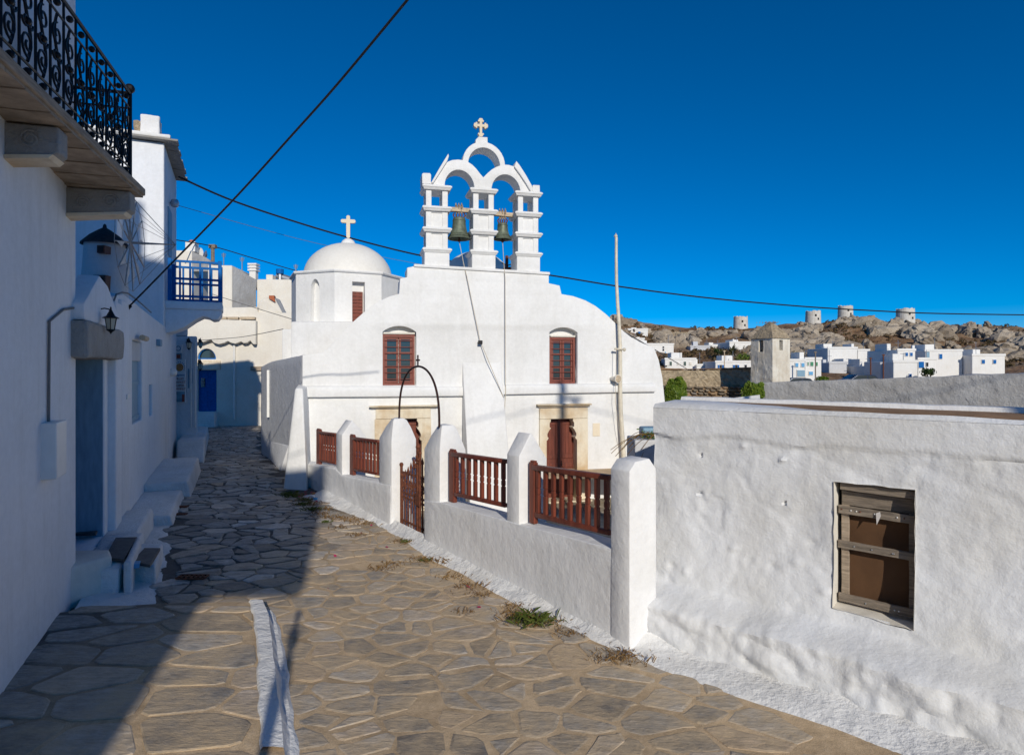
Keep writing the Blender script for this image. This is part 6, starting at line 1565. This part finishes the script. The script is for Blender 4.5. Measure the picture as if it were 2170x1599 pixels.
# ================================================================== village and windmills on the hill
def far_house(label, x0, x1, y0, y1, d, yaw=0, wins=(), mat='white_far', depth=6, side=None, chim=None, parts=()):
    fr = Frame(px(x0, 800, d).xy, R(yaw)); zb2 = px(x0, y1, d).z-2.5
    t = thing('village_house', label, 'house', px((x0+x1)/2, y1, d+depth/2), 'houses below the windmill hill')
    ub2, vt2 = fr.hit(x1, y0); mb = MB(); mb.box(fr, 0, ub2, 0, depth, zb2, vt2); mb.build('wall', M[mat], t, bevel=.08)
    k = d/FOC
    for (a0, b0, a1, b1, mt) in wins:
        p, q = fr.hit(a0, b1), fr.hit(a1, b0); mb = MB(); mb.box(fr, p[0]-.05, q[0]+.05, -.06, .05, p[1]-.05, q[1]+.05); wo2 = mb.build('window', M['white_far'] if mt != 'dark' else M['grey_smooth'], t)
        mb = MB(); mb.box(fr, p[0], q[0], -.10, -.061, p[1], q[1]); mb.build('shutter', M[mt], wo2)
    if (x1-x0) > 24:
        rg = random.Random(int(x0*7)); a_ = rg.uniform(.05,.5)*ub2; b_ = a_+rg.uniform(.2,.35)*ub2; mb = MB(); mb.box(fr, a_, b_, depth*.4, depth*.8, vt2-.1, vt2+rg.uniform(.35,.9)); mb.build('roof_room', M[mat], t, bevel=.06)
        mb = MB(); mb.box(fr, -.06, ub2+.06, -.06, .12, vt2-.12, vt2+.14); mb.build('parapet', M[mat], t, bevel=.04)
        c_ = fr(rg.uniform(.2,.9)*ub2, 1.0, vt2); mb = MB(); mb.tube([c_, c_+Vector((0,0,rg.uniform(.8,1.6)))], .03, 4); mb.tube([c_+Vector((-.3,0,.75)), c_+Vector((.3,0,.75))], .02, 4); mb.build('aerial', M['grey_metal'], t)
    if chim:
        p, q = fr.hit(chim[0], chim[3]), fr.hit(chim[2], chim[1]); mb = MB(); wq = q[0]-p[0]; mb.box(fr, p[0], q[0], .2, .2+wq, p[1]-.3, q[1]); mb.build('chimney', M['white_far'], t)
    return t, fr
far_house('far white house with two blue windows beside the flagpole', 1325, 1373, 697, 720, 120, -6, [(1329.5,702,1333,708.5,'blue'),(1352,702.5,1357.5,708.5,'blue')])
far_house('plain far white house just below the one with blue windows', 1330, 1366, 717, 735, 112, -4, [(1361,724,1364.5,731,'blue_light')])
far_house('white house with tiny dark windows stepping down behind the church shoulder', 1362, 1428, 729, 762, 96, 6, [(1404,734,1407,737,'dark'),(1404,739,1407,743,'dark'),(1409,745,1411,757,'blue_light'),(1385,741,1388,745,'dark')])
far_house('white house with dark green shutters and slim chimney', 1409, 1475, 760, 790, 80, -3, [(1419,766,1423.5,774,'dark_green'),(1449,766,1453.5,774,'dark_green'),(1435,767,1438,773,'cream'),(1461,767,1465,773,'cream')], chim=(1442,747,1446,762))
far_house('low plain white annex next to the green shuttered house', 1476, 1517, 773, 788, 79, 0)
far_house('long low white house with blue double shutters left of the dovecote', 1516, 1594, 766, 788, 74, -3, [(1521,773,1524.5,781,'blue'),(1525.5,773,1529,781,'dark'),(1530,773,1533.5,781,'blue'),(1553,773,1557,781,'blue'),(1558,773,1561.5,781,'dark'),(1562.5,773,1566,781,'blue'),(1578,773,1582,781,'dark')], chim=(1545,760,1549,768))
far_house('greyish white cottage with one dark window on the slope', 1463, 1505, 733, 750, 106, -10, [(1480,741,1484,748,'dark')], 'grey_smooth')
far_house('small white house right of the greyish cottage', 1505, 1545, 731, 746, 108, 3, [(1521,733,1523.5,737,'blue')])
far_house('white house behind the palm with a pointed chimney', 1546, 1592, 725, 750, 104, 8, chim=(1554,718,1557,728))
far_house('ruined stone cottage high on the slope', 1420, 1457, 705, 722, 126, -12, [(1442,710,1445,714,'dark')], 'rubble_tan')
far_house('white house with light blue windows right of the dovecote', 1668, 1706, 763, 812, 60, -4, [(1685,769,1691,777,'blue_light'),(1698,769,1704,777,'blue_light'),(1689,784,1705,797,'blue_grey')])
far_house('white house with green window shutters', 1706, 1741, 759.5, 812, 61, -4, [(1711,767,1713,774,'green'),(1717,766.5,1723,775,'green'),(1729,767,1732,775,'green'),(1714,787,1722,794,'blue_light')])
far_house('tall blank white block below the windmill hill', 1754, 1817, 737, 812, 76, -3, mat='white_far')
far_house('lower blank white block joined to the tall one', 1817.5, 1843, 741.5, 812, 76.5, -3, mat='white_far')
far_house('grey cement shed in front of the tall blank block', 1757, 1796, 768, 812, 70, -2, mat='grey_smooth')
far_house('low pale annex right of the grey shed', 1797, 1825, 774, 812, 71, -2, [(1799,780,1803,785,'dark')], mat='white_far')
far_house('white house with two blue windows and tall chimney on the right', 1902, 1940, 741, 812, 63, -3, [(1918,747,1923,754,'blue'),(1928,747,1933,754,'blue'),(1926,766,1933,774,'grey_smooth')], chim=(1936,731,1941,745))
far_house('stepped white house with a grey shaded side on the right', 1893, 1945, 765.5, 815, 58, -6, [(1926,792,1931,799,'blue')])
far_house('dark sided small house left of the stepped white house', 1866, 1892, 770, 815, 60, -30, [(1873,788,1879,800,'dark')], mat='grey_smooth')
far_house('white house with blue arched door and balcony at the right edge', 1945.5, 1984, 760, 812, 64, -3, [(1946,766,1957,779,'blue'),(1962,768,1966,776,'dark')])
far_house('grey roofed house at the far right behind the blue arched door', 1960, 2040, 742, 800, 70, -8, [(1962,745,1969,757,'blue_grey'),(1990,750,1996,760,'blue')], mat='white_far')
far_house('plain white house beyond the right edge of the village', 2060, 2130, 752, 806, 68, -3, [(2080,762,2086,770,'blue'),(2104,762,2110,770,'blue')])
far_house('low white terrace right of the plain grey shed', 1844, 1870, 775, 812, 66, 0, [(1850,785,1855,790,'blue_grey')])
def windmill(label, x0, x1, y0, y1, d=149):
    c = px((x0+x1)/2, y1, d); c.z += .25; r = (x1-x0)/2*d/FOC; h = (y1-y0)*d/FOC
    t = thing('windmill_ruin', label, 'windmill', c, 'roofless windmills on the ridge'); mb = MB(); c0 = Vector((c.x, c.y, 0))
    rng = random.Random(int(x0)); n = 28; prof = [(r*1.04, c.z-3), (r*1.03, c.z), (r, c.z+h*.5), (r*.97, c.z+h), (r*.80, c.z+h), (r*.8, c.z+h-1.2), (.01, c.z+h-1.2)]
    mb.lathe(c0, prof, n)
    for i in range(n):
        for q in (3, 4): mb.v[q*n+i].z += rng.uniform(-.25, .12)
    mb.build('tower', M['mill'], t)
    for (fx, fy_) in ((.55,.30),(.2,.6)):
        mb = MB(); a = -math.pi/2+fx-.3; p = Vector((c.x+r*1.0*math.cos(a), c.y+r*1.0*math.sin(a), c.z+h*fy_)); mb.box(lambda u,w_,v: p+Vector((u,w_,v)), -.18, .18, -.08, .2, -.25, .25); mb.build('opening', M['dark'], t)
M['mill'] = plaster('old_mill_plaster', (.66,.63,.575), (.42,.36,.28), .7, .3, .3, streak=.4)
windmill('roofless windmill tower left of the dovecote, lowest on the ridge', 1555, 1584, 673, 700)
windmill('roofless windmill tower second from the left on the ridge', 1708, 1738, 661, 686)
windmill('roofless windmill tower standing highest on the ridge', 1777, 1806, 650, 676)
windmill('roofless windmill tower at the right end of the ridge', 1901, 1936, 656, 686)
# shrubs and palm among the houses
def shrub(name, label, x, y, wpx, hpx, d, mat, seed, cat='shrub', n=420):
    c = px(x, y, d); k = d/FOC; rng = random.Random(seed); rx, rz = wpx/2*k, hpx*k
    t = thing(name, label, cat, c, 'shrubs among the village houses'); lobes = [(Vector((rng.uniform(-.6,.6)*rx, rng.uniform(-.5,.5)*rx, rng.uniform(.3,.75)*rz)), rng.uniform(.3,.55)) for _ in range(8)]
    def fp(r):
        o, s = r.choice(lobes); v = Vector((r.gauss(0,1), r.gauss(0,1), r.gauss(0,1))).normalized()*r.uniform(.6,1)
        return c+o+Vector((v.x*rx*s, v.y*rx*s, v.z*rz*s*.8)), v
    mb = MB(); leaf_cloud(mb, rng, n, fp, max(.10, .028*wpx*k)); tag(mb.build('foliage', M[mat], t), kind='stuff')
    mb = MB()
    for q in range(3): mb.tube([c-Vector((0,0,1)), c+lobes[q][0]*.8], .05, 5)
    mb.build('stem', M['old_wood'], t)
shrub('shrub', 'dark round bush left of the palm', 1527, 754, 34, 16, 88, 'scrub', 1)
shrub('shrub', 'bright green bush below the palm', 1574, 768, 40, 22, 80, 'ivy', 2)
shrub('shrub', 'dark olive bush between the dovecote and the tall blank block', 1748, 765, 24, 24, 78, 'scrub', 3)
shrub('shrub', 'wide low green bush on the slope above the light blue windows', 1690, 764, 44, 20, 84, 'scrub', 4)
shrub('shrub', 'green cactus clump on top of the cement wall', 1742, 808, 34, 10, 58, 'ivy', 5)
shrub('shrub', 'green bush at the right edge below the blue balcony', 1970, 800, 34, 22, 56, 'scrub', 6)
shrub('shrub', 'brown green bush behind the white house with green shutters', 1722, 760, 30, 18, 82, 'palm', 7)
pc = px(1552, 756, 86); pm = thing('palm_tree', 'small spiky palm among the houses left of the dovecote', 'palm', pc)
mb = MB(); mb.tube([pc-Vector((0,0,1.5)), pc+Vector((0,0,.5))], [.22,.16], 8); mb.build('trunk', M['old_wood'], pm)
rng = random.Random(12)
for k in range(34):
    a = rng.uniform(0, 6.28); e = rng.uniform(.1, 1.3); p = pc+Vector((0,0,.5)); d = Vector((math.cos(a)*math.cos(e), math.sin(a)*math.cos(e), math.sin(e))); sd = d.cross(Vector((0,0,1))).normalized(); L = rng.uniform(1.3,1.9); vv = []
    for i in range(6):
        f = i/5; q = p+d*L*f-Vector((0,0,.55*L*f*f*math.cos(e))); wv_ = .13*math.sin(math.pi*min(1,f*.9+.1)); vv += [q-sd*wv_, q+sd*wv_]
    mb = MB(); mb.add(vv, [(i*2, i*2+1, i*2+3, i*2+2) for i in range(5)]); mb.build('frond', M['palm'], pm)
for (x, y0, y1, d, lb_, mt) in ((1728,744,812,57,'thin dark telegraph pole in front of the green shuttered house','old_wood'), (1845,757,805,57,'thin telegraph pole left of the dark sided house','rust'), (1872,750,806,57,'thin telegraph pole beside the dark sided house','rust'), (1535,742,790,70,'thin orange brown post before the long low house','beam'), (1432,705,765,98,'thin dark telegraph pole left of the greyish cottage','old_wood'), (1396,745,762,90,'short dark pole above the church shoulder','old_wood')):
    t = thing('telegraph_pole', lb_, 'pole', px(x,y1,d), 'poles among the village houses'); mb = MB(); mb.tube([px(x,y1+10,d), px(x,y0,d)], .055, 6); mb.build('post', M[mt], t); mb = MB(); mb.tube([px(x-3,y0+2,d), px(x+3,y0+2,d)], .05, 5); mb.build('crossarm', M[mt], t)
def far_car(label, xc, ytop, d):
    c = px(xc, ytop, d); t = thing('parked_car', label, 'car', c-Vector((0,0,1.45)), 'cars parked behind the cement wall'); z = c.z-1.45
    T = lambda u, w_, v: Vector((c.x+u, c.y+w_, z+v))
    mb = MB(); pr = [(-2.0,.35),(2.0,.35),(2.05,.7),(1.9,.88),(1.15,.95),(.7,1.38),(.2,1.45),(-.9,1.45),(-1.5,1.05),(-2.0,.95)]; mb.prism(T, pr, -.8, .8); mb.build('body', M['car'], t, bevel=.07, seg=3, smooth=True)
    for a in ([(.05,1.0),(1.0,1.0),(.62,1.33),(.05,1.38)], [(-.05,1.0),(-.05,1.38),(-.85,1.38),(-1.3,1.02)]):
        mb = MB(); mb.prism(T, a, -.815, .815); mb.build('window', M['glass'], t)
    for (u, w_) in ((-1.3,-.75),(1.3,-.75),(-1.3,.75),(1.3,.75)):
        mb = MB(); mb.tube([T(u,w_-.1,.33), T(u,w_+.1,.33)], .33, 16); mb.build('wheel', M['tyre'], t)
far_car('dark car parked beside the white house with light blue windows', 1692, 800, 54); far_car('dark blue car in front of the low pale annex', 1828, 793.5, 55)

# ================================================================== overhead cables
def cable(label, pts, r, mat, sub=8):
    P = [px(*p) for p in pts]; Q = []
    for i in range(len(P)-1):
        p0, p1, p2, p3 = P[max(i-1,0)], P[i], P[i+1], P[min(i+2,len(P)-1)]
        for k in range(sub):
            t = k/sub; Q.append(.5*((2*p1)+(p2-p0)*t+(2*p0-5*p1+4*p2-p3)*t*t+(3*p1-p0-3*p2+p3)*t**3))
    Q.append(P[-1]); return polytube('overhead_cable', Q, r, mat, label, 'cable', group='overhead cables', n=6)
d0_ = LP(Lh(268,655)[0], 0, 0).y
c1 = cable('thick black cable rising from the low house wall to the upper sky', [(267,656,d0_), (330,592,d0_-.4), (490,428,d0_-1.6), (620,285,d0_-2.4), (718,175,d0_-3.0), (880,-20,d0_-3.8)], .013, 'cable')
mb = MB(); mb.tube([px(264,661,d0_), px(276,648,d0_-.1)], .026, 8); mb.build('clamp', M['iron'], c1)
cable('long black cable sagging from the tall house across to the hill', [(379,375,16.8), (490,424,18.5), (620,468,20), (745,505,21), (890,541,22), (1030,565,22.5), (1165,583,23), (1320,608,24), (1500,631,25), (1700,649,26), (1850,658,27), (1985,664,28), (2240,668,30)], .028, 'cable')
cable('faint grey cable below the long black one over the drum', [(376,435,17), (560,487,20), (700,522,22), (890,560,24), (1000,580,25)], .008, 'cable_pale')
cable('thin black cable past the utility pole behind the blue balcony', [(371,508,34), (451,522,38), (540,548,40), (640,577,42), (720,596,43)], .03, 'cable')
cable('thin grey cable slanting down in front of the lane end house', [(443,621,20), (540,652,20), (622,677,19)], .012, 'cable_pale')
cable('thin cable rising from the small lanterns to the chapel block', [(420,721,24), (510,714,22), (600,697,17.5)], .011, 'cable_pale')
cable('thin cable from the church shoulder down to the village', [(1316,700,24), (1390,742,40), (1470,790,60)], .03, 'cable_pale')

# ================================================================== behind the viewer: unseen house and post added for their shade, utility pole
oh = thing('lane_shade_house', 'unseen house added behind the viewer, shaped to shade the lane', 'house', (-5, -8, 0))
TAZ, TEL = math.tan(R(SUN_AZ)), math.tan(R(SUN_EL))/math.cos(R(SUN_AZ))
def to_plane(p, y=-6.0): k = p[1]-y; return p[0]+TAZ*k, (p[2] if len(p) > 2 else 0)+TEL*k
def obx(name, x0, x1, z0, z1, y0=-9, y1=-6): mb = MB(); mb.box(WORLD, x0, x1, y0, y1, z0, z1); mb.build(name, M['white_rough'], oh, bevel=.05)  # unseen blocks, shaped from the shade edges wanted in the lane
e_low = to_plane(ground_px(430, 1305))[0]; o_r, o_z = to_plane(ground_px(648, 1248)); t_z = to_plane(px(335, 545, LP(u2, .3, 0).y))[1]; t_z2 = to_plane(px(290, 366, LP(u2-.8, .9, 0).y))[1]
e_mid = to_plane(px(318, 545, LP(u2, .3, 0).y))[0]; z_c = to_plane(px(580, 985, 15.0))[1]; e_up = to_plane(px(553, 870, 18.6))[0]-.05
obx('wall', -16, e_mid-.12, -.3, t_z2); obx('wall', e_mid-.116, e_up, -.3, t_z); obx('wall', e_up+.004, e_low, -.3, z_c); obx('shade_overhang', e_low+.004, o_r, o_z, to_plane(px(600,1005,13.0))[1], -6.3)  # thin overhang added only for its notch of shade
up_p = FC(F(1190,790)[0], 0, F(1190,790)[1]); UPX = up_p.x+TAZ*(up_p.y+3.4); UPH = up_p.z+TEL*(up_p.y+3.4)+.1
up2 = thing('utility_pole', 'tall utility pole behind the viewer with crossarm, shading the church door', 'pole', (UPX, -3.4, -.2))
b0 = Vector((UPX, -3.4, -.3)); mb = MB(); mb.tube([b0, b0+Vector((0,0,UPH))], [.13,.085], 10); mb.build('post', M['old_wood'], up2)
mb = MB(); mb.box(lambda u,w_,v: b0+Vector((u,w_,v)), -.1, .55, -.04, .04, UPH-.45, UPH-.37); mb.build('crossarm', M['old_wood'], up2)
mb = MB(); mb.tube([b0+Vector((.35,0,UPH-.62)), b0+Vector((.35,0,UPH-.45))], .05, 10); mb.build('insulator', M['grey_metal'], up2)
for k, (dx, dy, dz) in enumerate(((-20,-3,-2.2),(16,5,-1))):
    mb = MB(); p = b0+Vector((.3,0,UPH-.4-.15*k)); q = p+Vector((dx,dy,dz)); mb.tube([p.lerp(q,i/10)-Vector((0,0,1.2*math.sin(math.pi*i/10))) for i in range(11)], .014, 5); mb.build('wire', M['cable'], up2)
pt = px(630, 1281, FOC*2.36/506); fy_ = -.55; FPX = pt.x+TAZ*(pt.y-fy_); FPH = TEL*(pt.y-fy_)  # unseen post added for its shadow on the painted landing edge
fpst = thing('shadow_post', 'unseen slim post added behind the viewer for its knobbed shadow', 'post', (FPX, fy_, .12))
mb = MB(); mb.lathe(Vector((FPX,fy_,.12)), [(r_, h_*FPH/2.84) for r_, h_ in [(.05,0),(.05,.1),(.022,.14),(.022,1.4),(.035,1.7),(.042,1.95),(.055,2.18),(.045,2.34),(.02,2.42),(.05,2.50),(.055,2.56),(.02,2.64),(.018,2.70),(.03,2.75),(.028,2.80),(.004,2.84)]], 16); mb.build('post', M['iron'], fpst, smooth=True)

# ================================================================== weeds, petals and litter
def tufts(name, label, pts, n, mat, hgt, spread, seed, parent=None):
    rng = random.Random(seed); mb = MB()
    for k in range(n):
        i = rng.randrange(len(pts)); x, y, s = pts[i]; x += rng.gauss(0, spread*s); y += rng.gauss(0, spread*s*.6)
        a = rng.uniform(0, 6.28); h = hgt*rng.uniform(.4, 1.2)*s; d = Vector((math.cos(a), math.sin(a), 0)); b = Vector((-d.y, d.x, 0))*.0035; z = gz(x, y)+.015
        p = Vector((x, y, z)); lean = rng.uniform(.4, 1.6); mb.add([p-b, p+b, p+d*h*lean*.5+Vector((0,0,h*.6))+b*.6, p+d*h*lean+Vector((0,0,h*.75))], [(0,1,2),(0,2,3)])
    return tag(mb.build(name, M[mat]), label, 'weeds', kind='stuff')
wp = [(*ground_px(x, y), s) for x, y, s in [(700,1098,1.2),(720,1100,1),(745,1106,1.2),(770,1112,1),(690,1080,1),(660,1070,1.2),(640,1062,1),(720,1120,.8),(760,1136,.9),(850,1148,.8),(870,1152,.8),(900,1188,1),(930,1192,1.2),(960,1186,.8),(840,1198,.9),(810,1206,.9),(960,1225,1),(1000,1245,1.1),(1020,1262,.9),(985,1300,.7),(1090,1290,1),(1110,1310,1.3),(1130,1322,1.3),(1150,1318,1.1),(1210,1345,.9),(1310,1385,.9),(1340,1402,1.1),(1290,1400,.8),(630,1050,1),(680,1090,1)]]
tufts('dry_weeds', 'dry brown weeds along the whitewashed strip at the wall foot', wp, 1900, 'dry_grass', .05, .10, 1)
wg = [(*ground_px(x, y), s) for x, y, s in [(610,1050,1.3),(620,1055,1.2),(650,1062,1),(660,1082,1),(1130,1320,1.5),(1140,1322,1.3),(1110,1312,.8),(860,1150,.6),(900,1190,.5),(640,1072,1),(690,1108,.6)]]
tufts('green_weeds', 'green weeds by the church corner and the gate wall foot', wg, 900, 'green_grass', .07, .07, 2)
rng = random.Random(9); mb = MB()
for k in range(70):
    x, y = ground_px(rng.gauss(655, 14), rng.gauss(1052, 6)) if k < 52 else ground_px(rng.uniform(690, 1250), rng.uniform(1080, 1330)); z = gz(x,y)+.03; s = rng.uniform(.012,.028); a = rng.uniform(0,6.28)
    p = Vector((x,y,z)); u_ = Vector((math.cos(a),math.sin(a),rng.uniform(-.3,.6)))*s; v_ = Vector((-math.sin(a),math.cos(a),rng.uniform(-.3,.6)))*s; mb.add([p-u_, p+v_, p+u_, p-v_], [(0,1,2,3)])
tag(mb.build('fallen_petals', M['petal']), 'pink fallen petals by the church corner buttress', 'petals', kind='stuff')
for (x, y, mt, lb_) in ((663,1057,'sign_white','crumpled pale paper scrap among the petals'), (668,1062,'blue_light','small light blue scrap beside the pale paper'), (665,1051,'orange','small orange scrap at the wall corner')):
    a = ground_px(x, y); mb = MB(); rng = random.Random(x); c = Vector((a[0], a[1], gz(*a)+.05)); mb.add([c+Vector((q.x*.05, q.y*.035, q.z*.03))*(1+.5*noise.noise(q*2+Vector((x,0,0)))) for q in IV1], IF1); tag(mb.build('litter_scrap', M[mt]), lb_, 'litter', 'litter scraps at the wall corner')
